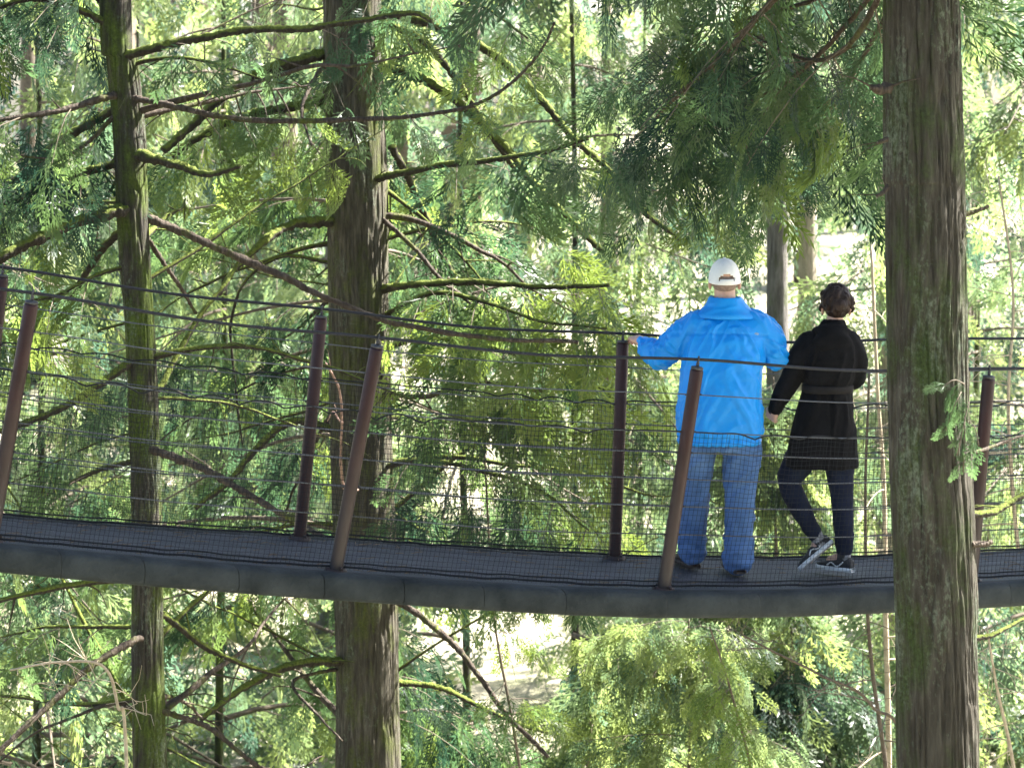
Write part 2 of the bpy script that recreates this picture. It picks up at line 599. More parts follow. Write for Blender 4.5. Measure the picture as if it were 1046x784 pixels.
# deck: top sheet with slightly raised panel edges, thickness
mb = MB()
up = np.array([0, 0, 1.])
a = nb + (fb - nb) * -.02; b_ = nb + (fb - nb) * 1.02
cols = np.linspace(0, 1, 13)
top = a[:, None] * (1 - cols)[None, :, None] + b_[:, None] * cols[None, :, None]
ridge = np.where(np.arange(13) % 4 == 0, .004, 0) + rng.normal(0, .0012, (NSAMP, 13))
top = top + up * (ridge - .015)[..., None]
bot = top - up * .07
for g, flip in ((top, False), (bot, True)):
    idx = np.arange(g.shape[0] * 13).reshape(-1, 13)
    q = np.stack([idx[:-1, :-1], idx[1:, :-1], idx[1:, 1:], idx[:-1, 1:]], -1).reshape(-1, 4)
    mb.add(g.reshape(-1, 3), q[:, ::-1] if flip else q)
for e in (0, 12):
    g = np.stack([top[:, e], bot[:, e]], 1)
    idx = np.arange(NSAMP * 2).reshape(-1, 2)
    mb.add(g.reshape(-1, 3), np.stack([idx[:-1, 0], idx[:-1, 1], idx[1:, 1], idx[1:, 0]], -1))
wbuild(mb, 'deck', m_deck)

# fallen needles and twig bits on the deck
mb = MB()
for k in range(420):
    i = int(rng.integers(2, NSAMP - 2)); w_ = rng.beta(.5, .5) * .92 + .04
    c = nb[i] + (fb[i] - nb[i]) * w_ + (nb[i + 1] - nb[i]) * rng.uniform(0, 1) + up * -.006
    a0 = rng.uniform(0, 6.28); l = rng.uniform(.012, .05)
    dv = np.array([math.cos(a0), math.sin(a0), 0]) * l
    tube(mb, np.array([c - dv, c + dv * .2 + [0, 0, .002], c + dv]), [.0012, .002, .0010], 4, cap=False)
mb.build('fallen_needles', simple('dry_needles', (.10, .06, .03), (.22, .15, .08), 30, .9), label='dry brown needles scattered over the grey deck', cat='needles', kind='stuff')

# rounded edge fenders, in butted sleeves
for curve, other in ((nb, fb), (fb, nb)):
    mb = MB()
    outw = curve - other
    outw = outw / np.linalg.norm(outw, axis=1)[:, None]
    line = curve + outw * .06 - up * .078
    seg = np.linalg.norm(np.diff(line, axis=0), axis=1); acc = np.concatenate([[0], np.cumsum(seg)])
    s = 0.0
    while s < acc[-1] - .3:
        l = rng.uniform(.4, .6)
        q = np.array([s + .001, s + .006, s + l - .006, s + l - .001])
        path = np.stack([np.interp(q, acc, line[:, k]) for k in range(3)], -1)
        o = np.stack([np.interp(q, acc, outw[:, k]) for k in range(3)], -1)
        th = np.linspace(0, 2 * np.pi, 22, endpoint=False)
        rr = np.array([.0695, .0702, .0702, .0695]) + rng.normal(0, .0004)
        c2 = np.sign(np.cos(th)) * np.abs(np.cos(th)) ** .55; s2 = np.sign(np.sin(th)) * np.abs(np.sin(th)) ** .55
        vv = path[:, None] + rr[:, None, None] * (o[:, None] * c2[None, :, None] + up * s2[None, :, None] * 1.05)
        # slanted joints
        tg = unit(path[-1] - path[0])
        vv = vv + tg * (.05 * c2)[None, :, None]
        i = np.arange(3)[:, None]; j = np.arange(22)[None]; j2 = (j + 1) % 22
        mb.add(vv.reshape(-1, 3), np.stack(np.broadcast_arrays(i * 22 + j, i * 22 + j2, (i + 1) * 22 + j2, (i + 1) * 22 + j), -1).reshape(-1, 4))
        base = mb.n - 88
        mb.f.append(np.arange(22)[None] + base); mb.m.append(np.zeros(1, np.int32))
        mb.f.append(np.arange(22)[None] + base + 66); mb.m.append(np.zeros(1, np.int32))
        s += l
    wbuild(mb, 'edge_beam', m_beam)
# cross joists under the deck
for i in range(6, NSAMP - 6, 12):
    mb = MB()
    c = (nb[i] + fb[i]) / 2 - up * .12
    d = unit(fb[i] - nb[i]); tg = np.cross(d, up)
    box(mb, c, (.40, .025, .032), np.stack([d, tg, up], 1))
    wbuild(mb, 'cross_joist', m_beam, smooth=False)

# posts
for Bs, Ts, side in ((NB, NT, -1), (FB, FT, 1)):
    for i in range(len(Bs)):
        b0, t0 = Bs[i], Ts[i]
        ax = unit(t0 - b0)
        mb = MB()
        tube(mb, np.array([b0 - ax * .14, b0, b0 + (t0 - b0) * .5, t0 - ax * .012, t0]), [.037, .037, .037, .037, .033], 22, tint=np.repeat([.75, .7, .35, 0, 0], 22) if side < 0 else np.repeat([.3, .2, .05, 0, 0], 22))
        po = wbuild(mb, 'post', m_post)
        mb = MB()
        tube(mb, np.array([t0 + ax * .0015, t0 + ax * .012, t0 + ax * .016]), [.034, .034, .02], 18)
        tube(mb, np.array([t0 + ax * .016, t0 + ax * .04]), [.009, .009], 8)
        th = np.linspace(0, 2 * np.pi, 13)
        dirv = unit(np.cross(ax, [0, 1, 0]))
        tube(mb, np.array([t0 + ax * (.055 + .016 * math.sin(q)) + np.cross(ax, dirv) * .016 * math.cos(q) for q in th]), .005, 6)
        wbuild(mb, 'post_cap', m_cap, po)
        mb = MB()
        tube(mb, np.array([b0 - ax * .03, b0 + ax * .004]), [.07, .062], 16)
        for k in range(4):
            q = k * math.pi / 2 + .7
            box(mb, b0 + np.array([.053 * math.cos(q), .053 * math.sin(q), .008]), (.008, .008, .008))
        wbuild(mb, 'base_plate', m_post, po)
        for lv in (.115, .285, .38, .50, .625, .755):
            mb = MB(); c_ = t0 + (b0 - t0) * lv
            tube(mb, np.array([c_ - np.array([.046, 0, 0]), c_ + np.array([.046, 0, 0])]), [.0055, .0055], 8)
            wbuild(mb, 'wire_clamp', m_cable, po)

# cables
LEVELS = [.115, .285, .38, .50, .625, .755]
for Bc, Tc in ((nb, nt_), (fb, ft)):
    mb = MB()
    ax = Tc - Bc
    ax = ax / np.linalg.norm(ax, axis=1)[:, None]
    # sag a little between posts
    u = np.linspace(0, len(NB) - 1, NSAMP)
    sag = .022 * np.sin(np.pi * (u % 1)) ** 2
    tube(mb, Tc + ax * .055 - up * sag[:, None], .0085, 10)
    wbuild(mb, 'handrail_cable', m_cable)
    for lv in LEVELS:
        mb = MB()
        wob = .004 * fbm(np.stack([u * 3 + lv * 40, u * 0, u * 0 + lv * 9], -1), 2)
        tube(mb, Tc + (Bc - Tc) * lv - up * (sag * .5)[:, None] + up * wob[:, None], .0034, 6)
        wbuild(mb, 'wire', m_thin)

# nets
def net(Bc, Tc, top, name, seed):
    mb = MB()
    n = 1201
    u = np.linspace(0, NSAMP - 1, n)
    B = np.stack([np.interp(u, np.arange(NSAMP), Bc[:, k]) for k in range(3)], -1)
    T = np.stack([np.interp(u, np.arange(NSAMP), Tc[:, k]) for k in range(3)], -1)
    seg = np.linalg.norm(np.diff(B, axis=0), axis=1); acc = np.concatenate([[0], np.cumsum(seg)])
    Ltot = acc[-1]
    out = np.cross(unit(B[-1] - B[0]), up)

    def scal(s):
        ph = s / .29 + .35 * np.sin(s * 1.7 + seed)
        return .034 * (1 - np.abs(np.cos(np.pi * ph)) ** .8) * np.clip(.6 + 1.1 * vnoise(np.stack([s * 1.9, s * 0 + seed, s * 0], -1)), .05, 1.6)

    def pt(s, h):
        """h 0 at the deck, 1 at the net's top edge"""
        s = np.atleast_1d(np.asarray(s, float)); h = np.broadcast_to(np.asarray(h, float), s.shape)
        b = np.stack([np.interp(s, acc, B[:, k]) for k in range(3)], -1)
        t = np.stack([np.interp(s, acc, T[:, k]) for k in range(3)], -1)
        p = b + (t - b) * ((1 - top) * h)[:, None]
        q = np.stack([s * 2.1, h * 3, s * 0 + seed], -1)
        p = p + out * (.012 * np.sin(np.pi * h) * (1 + fbm(q, 2)))[:, None]
        p = p - up * (scal(s) * h ** 2)[:, None] + up * (.0035 * vnoise(np.stack([s * 9, h * 14, s * 0 + seed + 5], -1)))[:, None]
        return p
    cell = .0255
    H = .82
    nh = int(H / cell)
    ss = np.linspace(0, Ltot, int(Ltot / .08))
    for k in range(1, nh):
        tube(mb, pt(ss, k / nh), .0011, 3, cap=False)
    ns = int(Ltot / cell)
    hh = np.linspace(0, 1, 12)
    for k in range(ns):
        s = k * cell + .006 * vnoise(np.array([[k * .7, 0, seed]]))[0]
        jit = .005 * vnoise(np.stack([hh * 4, hh * 0 + k * .31, hh * 0 + seed], -1))
        tube(mb, pt(s + jit, hh), .0011, 3, cap=False)
    ss = np.linspace(0, Ltot, int(Ltot / .03))
    no = wbuild(mb, name, m_net)
    mb = MB()
    tube(mb, pt(ss, 1.0), .0042, 6)
    wbuild(mb, 'top_rope', m_net, no)
    mb = MB()
    for off, rad in ((.012, .006), (.035, .004)):
        c = pt(ss, 0.0) + up * off
        c = c + up * (.004 * fbm(np.stack([ss * 4, ss * 0 + off * 90, ss * 0 + seed], -1), 2))[:, None]
        tube(mb, c, rad, 6)
    wbuild(mb, 'bottom_rope', m_net, no)


net(nb, nt_, .285, 'netting', 1.0)
net(fb, ft, .27, 'netting', 4.0)

# ------------------------------------------------------------------ people
skin = simple('skin', (.52, .30, .22), (.60, .37, .28), 14, .5, .1, 200)
blue = simple('blue_shell_fabric', (.0, .24, .72), (.0, .27, .78), 6, .45, .12, 500, spec=.35)
denim = simple('blue_denim', (.035, .095, .24), (.10, .20, .42), 9, .85, .3, 420, (1, 1, .5))
denim_dark = simple('navy_denim', (.003, .006, .020), (.008, .014, .038), 9, .85, .3, 420, spec=.2)
white_cotton = simple('white_cotton', (.74, .74, .74), (.82, .82, .82), 20, .8, .2, 500)
hair_grey = simple('short_grey_hair', (.16, .11, .085), (.28, .20, .16), 60, .7, .4, 300)
hair_brown = simple('dark_brown_hair', (.007, .004, .0035), (.026, .013, .010), 18, .55, .9, 60, (1, 1, .35), spec=.25)
black_wool = simple('black_wool', (.0025, .0025, .0035), (.006, .006, .0075), 12, .9, .3, 300, spec=.15)
belt_cloth = simple('charcoal_belt', (.010, .009, .0095), (.018, .016, .016), 12, .85, .2, 300, spec=.2)
leather = simple('brown_leather', (.022, .013, .010), (.055, .033, .025), 14, .5, .3, 120)
black_mesh = simple('black_shoe_mesh', (.010, .010, .012), (.025, .025, .03), 40, .7, .3, 200)
white_rubber = simple('white_rubber', (.6, .6, .6), (.75, .75, .76), 20, .55)
sock = simple('grey_sock', (.20, .20, .22), (.30, .30, .32), 30, .9)


def hand(mb, w, d, palm, thumb_side, k=1.0, curl=.6):
    """w wrist, d direction of the hand, palm normal (towards the palm side), thumb_side lateral"""
    d = unit(np.array(d, float)); n = np.array(palm, float); n = unit(n - d * n.dot(d))
    l = np.cross(n, d)
    if l.dot(thumb_side) < 0:
        l = -l
    w = np.array(w, float)
    # palm
    for off in np.linspace(-.030, .030, 5):
        limb(mb, [w + l * off * .6, w + d * .045 * k + l * off, w + d * .085 * k + l * off], [.014, .014, .0125], 7, 10)
    lens = [.068, .078, .072, .056]
    for q, (off, ln) in enumerate(zip((.031, .0105, -.0105, -.031), lens)):
        p = w + d * .085 * k + l * off
        a = 0
        pts = [p - d * .01]
        for s, f in enumerate((.45, .32, .23)):
            a += curl * (.55 + .4 * s) * (1 + .08 * q)
            p = p + (d * math.cos(a) + n * math.sin(a) + l * off * .8) * ln * f * k
            pts.append(p)
        limb(mb, pts, [.0092, .0088, .008, .007], 12, 9)
    p = w + d * .025 * k + l * .028
    limb(mb, [p, p + (l * .7 + d * .6 + n * .3) * .032, p + (l * .65 + d * 1.35 + n * .75) * .034, p + (l * .5 + d * 1.7 + n * 1.25) * .036], [.013, .0115, .0095, .0075], 12, 9)


def head(mb, c, k=1.0, nape=None):
    """human head facing +Y: skull, jaw, nose, brows, ears, lips"""
    c = np.array(c, float)
    ell(mb, c + np.array([0, -.008, .028]) * k, np.array([.074, .094, .082]) * k)
    ell(mb, c + np.array([0, .022, -.03]) * k, np.array([.058, .066, .074]) * k)
    ell(mb, c + np.array([0, .042, -.078]) * k, np.array([.034, .036, .026]) * k)
    limb(mb, [c + np.array([0, .083, .022]) * k, c + np.array([0, .098, -.004]) * k, c + np.array([0, .108, -.024]) * k], [.008 * k, .011 * k, .014 * k], 8, 10)
    for s in (-1, 1):
        ell(mb, c + np.array([s * .030, .074, .022]) * k, np.array([.016, .012, .010]) * k)
        ell(mb, c + np.array([s * .030, .078, .040]) * k, np.array([.022, .010, .006]) * k)
        ell(mb, c + np.array([s * .040, .058, -.02]) * k, np.array([.022, .022, .02]) * k)
        a = R(25) * s
        ell(mb, c + np.array([s * .086, -.008, -.030]) * k, np.array([.010, .019, .033]) * k, rot=[[math.cos(a), -math.sin(a), 0], [math.sin(a), math.cos(a), 0], [0, 0, 1]])
    ell(mb, c + np.array([0, .084, -.048]) * k, np.array([.024, .010, .006]) * k)
    ell(mb, c + np.array([0, .082, -.060]) * k, np.array([.020, .010, .007]) * k)


def folds(freq, amp, direction, seed, fine=.3):
    dvec = unit(np.array(direction, float))

    def fn(co):
        q = co.astype(float)
        along = q @ dvec
        w = fbm(q * 3 + seed, 2) * .6
        n1 = fbm(np.stack([q[:, 0] * freq + w, q[:, 1] * freq, q[:, 2] * freq], -1) - dvec * (along * freq * .86)[:, None] + seed, 2)
        rd = np.clip(1 - np.abs(n1) * 2.8, -.6, 1)
        n2 = fbm(q * freq * 2.6 + seed + 9, 2)
        return np.maximum(amp * (rd * .7 - .35 + fine * n2), -.004)
    return fn


def person(label, loc):
    return thing('person', label, 'person', loc)


# ---- man in blue
D_M = 13.72
ref = P(735, 581, D_M)
man = person('man in white cap, bright blue jacket and jeans leaning one hand on far handrail', ref)
SL, EL, WL = (-.150, .05, 1.43), (-.335, .10, 1.235), (-.452, .285, 1.305)
SR, ER, WR = (.245, .05, 1.43), (.335, .06, 1.235), (.26, .31, 1.27)
HC = np.array([.035, .07, 1.685])
mb = MB()
loft(mb, [(0, 0, .80, .15, .12), (0, 0, .95, .17, .13), (.01, .01, 1.1, .16, .12), (.03, .03, 1.3, .165, .10), (.04, .045, 1.40, .13, .075), (.04, .05, 1.48, .065, .055)])
limb(mb, [(.04, .05, 1.46), (.037, .055, 1.55), HC + (0, 0, -.02)], [.075, .064, .060], 10)
head(mb, HC)
for S_, E_, W_ in ((SL, EL, WL), (SR, ER, WR)):
    limb(mb, [np.array(S_) - [0, 0, .03], E_], [.040, .036], 8)
    limb(mb, [E_, W_], [.045, .030], 8)
hand(mb, WL, (-.28, .9, .12), (.1, .1, -1), (1, 0, 0), curl=.75)
hand(mb, WR, (-.1, .9, .05), (0, .1, -1), (-1, 0, 0), curl=.75)
HL, KL, AL = (-.115, .0, .84), (-.135, .06, .47), (-.15, .10, .09)
HR, KR, AR = (.125, .0, .84), (.122, .0, .47), (.10, -.05, .09)
for H_, K_, A_ in ((HL, KL, AL), (HR, KR, AR)):
    limb(mb, [H_, K_], [.085, .055], 8)
    limb(mb, [K_, A_], [.055, .038], 8)
    limb(mb, [A_, (A_[0] - .02, A_[1] + .12, .045)], [.035, .03], 6)
remeshed(mb, 'body', skin, man, .006, 3)
# jacket
mb = MB()
loft(mb, [(.0, .0, .735, .243, .165), (.0, .0, .77, .250, .172), (.0, .0, .92, .246, .175), (.008, .01, 1.08, .240, .172), (.02, .025, 1.22, .238, .165),
          (.035, .04, 1.34, .240, .15), (.043, .05, 1.415, .232, .128), (.045, .055, 1.465, .190, .10), (.043, .058, 1.50, .12, .085), (.04, .06, 1.545, .086, .082)], seg=40, expo=2.5)
limb(mb, [(-.12, .045, 1.405), (-.21, .06, 1.35), EL], [.105, .092, .082], 14)
limb(mb, [EL, (-.40, .19, 1.265), (WL[0] + .028, WL[1] - .065, WL[2] - .010)], [.080, .072, .050], 12)
limb(mb, [(.19, .045, 1.405), (.285, .055, 1.35), ER], [.105, .094, .078], 14)
limb(mb, [ER, (.31, .18, 1.24), (WR[0] + .005, WR[1] - .05, WR[2] - .01)], [.074, .068, .05], 12)


def jacket_folds(co):
    w_ = 1 / (1 + np.exp(-(co[:, 0] - .02) * 30))
    a = folds(15, .034, (.42, 0, .9), 3.1, .1)(co) * (1 - w_) + folds(15, .034, (-.42, 0, .9), 8.7, .12)(co) * w_
    arm = np.clip((np.abs(co[:, 0] - .03) - .24) / .04, 0, 1)
    a = a * (1 - arm) + arm * folds(19, .032, (.75, .3, -.5), 5.1, .15)(co)
    b = folds(7, .010, (.9, 0, .45), 12.7, .1)(co)
    hem = np.where(co[:, 2] < .80, .0025 * np.sin(co[:, 0] * 95 + 4 * np.sin(co[:, 0] * 13)), 0)
    calm = np.clip((co[:, 2] - .76) / .05, .15, 1)
    a = a * calm
    yoke = -.006 * np.exp(-((co[:, 2] - 1.355 - .03 * np.cos(co[:, 0] * 5)) / .008) ** 2) * (np.abs(co[:, 0] - .04) < .24)
    draw = -.010 * np.exp(-((co[:, 2] - .775) / .012) ** 2) * (np.abs(co[:, 0]) < .30)
    return a + b * calm + hem + yoke + draw


jk = remeshed(mb, 'jacket', blue, man, .0065, 5, jacket_folds)
mb = MB()
rings = []
for t, z, rx, ry, yy in ((0, 1.462, .198, .115, .045), (.3, 1.485, .182, .118, .045), (.6, 1.53, .128, .104, .055), (1, 1.582, .098, .094, .06), (1.2, 1.590, .090, .086, .06), (1.4, 1.56, .08, .076, .06)):
    rings.append((.042, yy, z, rx, ry))
loft(mb, rings, seg=36)
remeshed(mb, 'collar', blue, jk, .007, 3, folds(13, .007, (1, 0, .2), 5.5))
# small stitched mark below the shoulder
mb = MB()
for k in range(3):
    th = np.linspace(.3, 2.6, 8)
    tube(mb, np.array([(.205 + (.006 + .004 * k) * math.cos(q), -.112 + .004 * k, 1.375 + (.006 + .004 * k) * math.sin(q)) for q in th]), .0014, 5)
mb.build('stitched_mark', simple('grey_stitch', (.35, .36, .38), (.45, .46, .48), 30, .6), jk)
# jeans
mb = MB()
loft(mb, [(0, 0, .70, .20, .125), (0, 0, .80, .215, .135), (.0, .0, .92, .20, .13)], seg=30)
limb(mb, [HL, (-.13, .03, .64), KL, (-.145, .09, .25), (-.152, .10, .085)], [.112, .103, .088, .083, .084], 22, 20)
limb(mb, [HR, (.13, .0, .64), KR, (.11, -.03, .25), (.102, -.05, .070)], [.118, .112, .097, .088, .089], 22, 20)


def jean_folds(co):
    a = folds(15, .022, (.85, 0, .5), 2.2, .15)(co)
    low = np.clip((.30 - co[:, 2]) / .3, 0, 1)
    s = low * .008 * np.sin(co[:, 2] * 85 + 5 * vnoise(co.astype(float) * 9)) * (.5 + .5 * vnoise(co.astype(float) * 6 + 3))
    return a + s


remeshed(mb, 'jeans', denim, man, .0085, 4, jean_folds)


def shoe(parent, ankle, heel, toe, k=1.0, upper=leather, sole=leather, trim=None, up_v=(0, 0, 1)):
    heel = np.array(heel, float); toe = np.array(toe, float)
    f = unit(toe - heel); u_ = np.array(up_v, float); u_ = unit(u_ - f * u_.dot(f)); s_ = np.cross(f, u_)
    L = np.linalg.norm(toe - heel)
    prof = [(0, .028, .060), (.06, .034, .075), (.22, .036, .085), (.42, .038, .070), (.65, .046, .050), (.85, .042, .038), (.97, .026, .026)]

    def body(z0, z1f, grow):
        vs = []
        th = np.linspace(0, 2 * np.pi, 20, endpoint=False)
        for t, w, h in prof:
            c = heel + f * (t * L)
            for q in th:
                vs.append(c + s_ * (w * k + grow) * math.cos(q) + u_ * (z0 + (z1f(h) - z0) * (.5 + .5 * math.sin(q))))
        return np.array(vs)
    n = len(prof)
    i = np.arange(n - 1)[:, None]; j = np.arange(20)[None]; j2 = (j + 1) % 20
    ff = np.stack(np.broadcast_arrays(i * 20 + j, i * 20 + j2, (i + 1) * 20 + j2, (i + 1) * 20 + j), -1).reshape(-1, 4)
    mb = MB()
    mb.add(body(.012, lambda h: h * k + .012, 0), ff)
    mb.f.append(np.arange(20)[None]); mb.m.append(np.zeros(1, np.int32))
    mb.f.append(np.arange(20)[None] + (n - 1) * 20); mb.m.append(np.zeros(1, np.int32))
    limb(mb, [heel + f * .28 * L + u_ * .055, np.array(ankle, float)], [.042 * k, .043 * k], 6, 14)
    sh = remeshed(mb, 'shoe', upper, parent, .006, 2)
    mb = MB()
    vs = []
    for zz in (0.0, .026):
        for t, w, h in prof:
            pass
    th = np.linspace(0, 2 * np.pi, 20, endpoint=False)
    for t, w, h in [(-.02, .02, 0)] + prof + [(1.0, .014, 0)]:
        c = heel + f * (t * L)
        for q in th:
            cc = np.sign(math.cos(q)) * abs(math.cos(q)) ** .4; s2 = np.sign(math.sin(q)) * abs(math.sin(q)) ** .4
            vs.append(c + s_ * (w * k + .005) * cc + u_ * (.013 + .013 * s2))
    n = len(prof) + 2
    i = np.arange(n - 1)[:, None]
    ff = np.stack(np.broadcast_arrays(i * 20 + j, i * 20 + j2, (i + 1) * 20 + j2, (i + 1) * 20 + j), -1).reshape(-1, 4)
    mb.add(np.array(vs), ff)
    mb.f.append(np.arange(20)[None]); mb.m.append(np.zeros(1, np.int32))
    mb.f.append(np.arange(20)[None] + (n - 1) * 20); mb.m.append(np.zeros(1, np.int32))
    mb.build('sole', sole, sh)
    if trim:
        mb = MB()
        for sg in (-1, 1):
            pts = [heel + f * (t * L) + s_ * sg * (w * k + .003) + u_ * h for t, w, h in ((.18, .036, .06), (.35, .038, .03), (.5, .041, .05), (.62, .044, .032))]
            tube(mb, catmull(pts, 10), .004, 6)
        mb.build('side_stripe', trim, sh)
    return sh


shoe(man, (-.150, .095, .11), (-.135, .045, -.006), (-.225, .305, -.006), 1.05)
shoe(man, (.10, -.05, .11), (.112, -.115, -.006), (.06, .175, -.006), 1.05)
# hair at the nape and sides
mb = MB()
ell(mb, HC + np.array([0, -.016, -.004]), (.0795, .092, .076))
o = remeshed(mb, 'hair', hair_grey, man, .006, 2)
# cap with arched opening over an adjusting strap
mb = MB()
nu, nv = 64, 22
U = np.linspace(0, 2 * np.pi, nu, endpoint=False)
V = np.linspace(0, 1, nv)
cc = HC + np.array([0, -.006, .018])
pts = np.zeros((nv, nu, 3))
for i, v_ in enumerate(V):
    el = v_ * np.pi / 2
    rr = np.cos(el) ** .85 if v_ < 1 else 0.0
    hz = -.034 + .136 * np.sin(el) ** .95
    pts[i, :, 0] = cc[0] + (.091 - .003 * v_) * rr * np.cos(U)
    pts[i, :, 1] = cc[1] + .112 * rr * np.sin(U)
    pts[i, :, 2] = cc[2] + hz + .010 * np.sin(U) * (1 - v_)
faces = []
for i in range(nv - 1):
    for j in range(nu):
        q = pts[i, j]
        au = (U[j] - 1.5 * np.pi + np.pi) % (2 * np.pi) - np.pi
        h = q[2] - (cc[2] - .034)
        if (au / .55) ** 2 + ((h - .016) / .034) ** 2 < 1 and h > .014:
            continue
        faces.append([i * nu + j, i * nu + (j + 1) % nu, (i + 1) * nu + (j + 1) % nu, (i + 1) * nu + j])
mb.add(pts.reshape(-1, 3), faces)
cap = mb.build('cap', white_cotton, man)
so = cap.modifiers.new('thick', 'SOLIDIFY'); so.thickness = .004; so.offset = 1
mb = MB()
for k in range(6):          # panel seams
    a0 = k * np.pi / 3 + np.pi / 6 + np.pi / 2
    tt = np.linspace(.38, .97, 14)
    el = tt * np.pi / 2
    tube(mb, np.stack([cc[0] + (.091 - .003 * tt) * np.cos(el) ** .85 * np.cos(a0) * 1.05, cc[1] + .112 * np.cos(el) ** .85 * np.sin(a0) * 1.05,
                       cc[2] - .034 + .136 * np.sin(el) ** .95 + .010 * np.sin(a0) * (1 - tt) + .002], -1), .0016, 5)
ell(mb, cc + np.array([0, 0, .106]), (.009, .009, .006))
mb.build('seam', white_cotton, cap)
mb = MB()                   # brim at the front
g = []
for r_ in np.linspace(0, 1, 6):
    for a0 in np.linspace(R(25), R(155), 20):
        g.append((cc[0] + .088 * math.cos(a0) * (1 + .05 * r_), cc[1] + .108 * math.sin(a0) + .072 * r_ * math.sin(a0) ** .7, cc[2] - .026 - .018 * r_ - .012 * abs(math.cos(a0)) * r_))
idx = np.arange(120).reshape(6, 20)
mb.add(g, np.stack([idx[:-1, :-1], idx[:-1, 1:], idx[1:, 1:], idx[1:, :-1]], -1).reshape(-1, 4))
br = mb.build('brim', white_cotton, cap)
so = br.modifiers.new('thick', 'SOLIDIFY'); so.thickness = .004

# ---- woman in black
D_W = 13.78
ref = P(853, 582, D_W)
wom = person('woman with short dark hair in belted black coat resting on one raised heel', ref)
HC = np.array([.012, .05, 1.545])
mb = MB()
SL, EL, WL = (-.165, .0, 1.345), (-.262, -.02, 1.13), (-.358, .0, .925)
SR, ER, WR = (.105, .0, 1.345), (.125, .03, 1.125), (.10, .29, 1.14)
loft(mb, [(-.06, 0, .70, .14, .11), (-.06, 0, .86, .15, .11), (-.045, 0, 1.05, .11, .085), (-.03, 0, 1.25, .115, .08), (-.03, .01, 1.33, .09, .055), (-.01, .02, 1.40, .05, .045)])
limb(mb, [(-.02, .015, 1.38), (0, .03, 1.44), HC + (0, 0, -.02)], [.055, .048, .047], 10)
head(mb, HC, .93)
for S_, E_, W_ in ((SL, EL, WL), (SR, ER, WR)):
    limb(mb, [np.array(S_) - [0, 0, .03], E_], [.030, .028], 8)
    limb(mb, [E_, W_], [.035, .024], 8)
hand(mb, np.array(WL) + [0, .0, .02], (-.25, .45, -.85), (.6, .5, .1), (.2, .8, 0), .72, .8)
hand(mb, WR, (-.1, .9, .0), (0, .1, -1), (-1, 0, 0), .9, .75)
HL, KL, AL = (-.155, .02, .72), (-.262, .06, .505), (-.095, .03, .165)
HR, KR, AR = (.015, .0, .72), (.040, .015, .44), (.052, .0, .085)
limb(mb, [HL, KL], [.075, .050], 8); limb(mb, [KL, AL], [.05, .032], 8)
limb(mb, [HR, KR], [.075, .050], 8); limb(mb, [KR, AR], [.05, .032], 8)
limb(mb, [AL, (-.15, .02, .06)], [.03, .026], 6); limb(mb, [AR, (-.02, .06, .045)], [.03, .026], 6)
remeshed(mb, 'body', skin, wom, .006, 3)
mb = MB()
loft(mb, [(-.078, 0, .605, .214, .15), (-.076, 0, .65, .212, .15), (-.068, 0, .80, .192, .145), (-.058, 0, .95, .163, .132), (-.046, 0, 1.055, .142, .118),
          (-.043, 0, 1.085, .142, .118), (-.040, -.004, 1.13, .158, .132), (-.034, -.01, 1.24, .168, .135), (-.032, -.004, 1.33, .168, .115), (-.028, .005, 1.375, .150, .095),
          (-.02, .012, 1.42, .085, .075), (-.012, .018, 1.462, .066, .068)], seg=36, expo=2.3)
limb(mb, [(-.135, 0, 1.325), (-.205, -.01, 1.25), EL], [.085, .074, .064], 12)
limb(mb, [EL, (-.315, -.012, 1.03), (WL[0] + .008, WL[1], WL[2] + .02)], [.063, .056, .044], 12)
limb(mb, [(.07, 0, 1.325), (.118, .0, 1.24), ER], [.082, .074, .066], 12)
limb(mb, [ER, (.125, .15, 1.12), (WR[0], WR[1] - .04, WR[2])], [.064, .056, .045], 12)


def coat_folds(co):
    a = folds(11, .022, (.25, 0, 1), 6.6, .15)(co)
    seam = -.006 * np.exp(-((co[:, 0] + .045 - .02 * (1.0 - co[:, 2])) / .006) ** 2) * (co[:, 1] < 0) * (co[:, 2] < 1.06)
    return a * np.clip((co[:, 2] - .5) / .4, .45, 1) + seam


ct = remeshed(mb, 'coat', black_wool, wom, .0085, 4, coat_folds)
mb = MB()       # hood lying on the back
ell(mb, (-.028, -.085, 1.335), (.125, .055, .085)); ell(mb, (-.025, -.03, 1.405), (.115, .085, .042)); ell(mb, (-.03, -.10, 1.275), (.07, .035, .05))
remeshed(mb, 'hood', black_wool, ct, .008, 5, folds(10, .010, (1, 0, -.3), 2.7))
mb = MB()
loft(mb, [(-.046, 0, 1.045, .146, .124), (-.045, 0, 1.05, .151, .129), (-.044, 0, 1.085, .151, .129), (-.044, 0, 1.09, .146, .124)], seg=40, expo=2.3)
mb.build('belt', belt_cloth, ct)
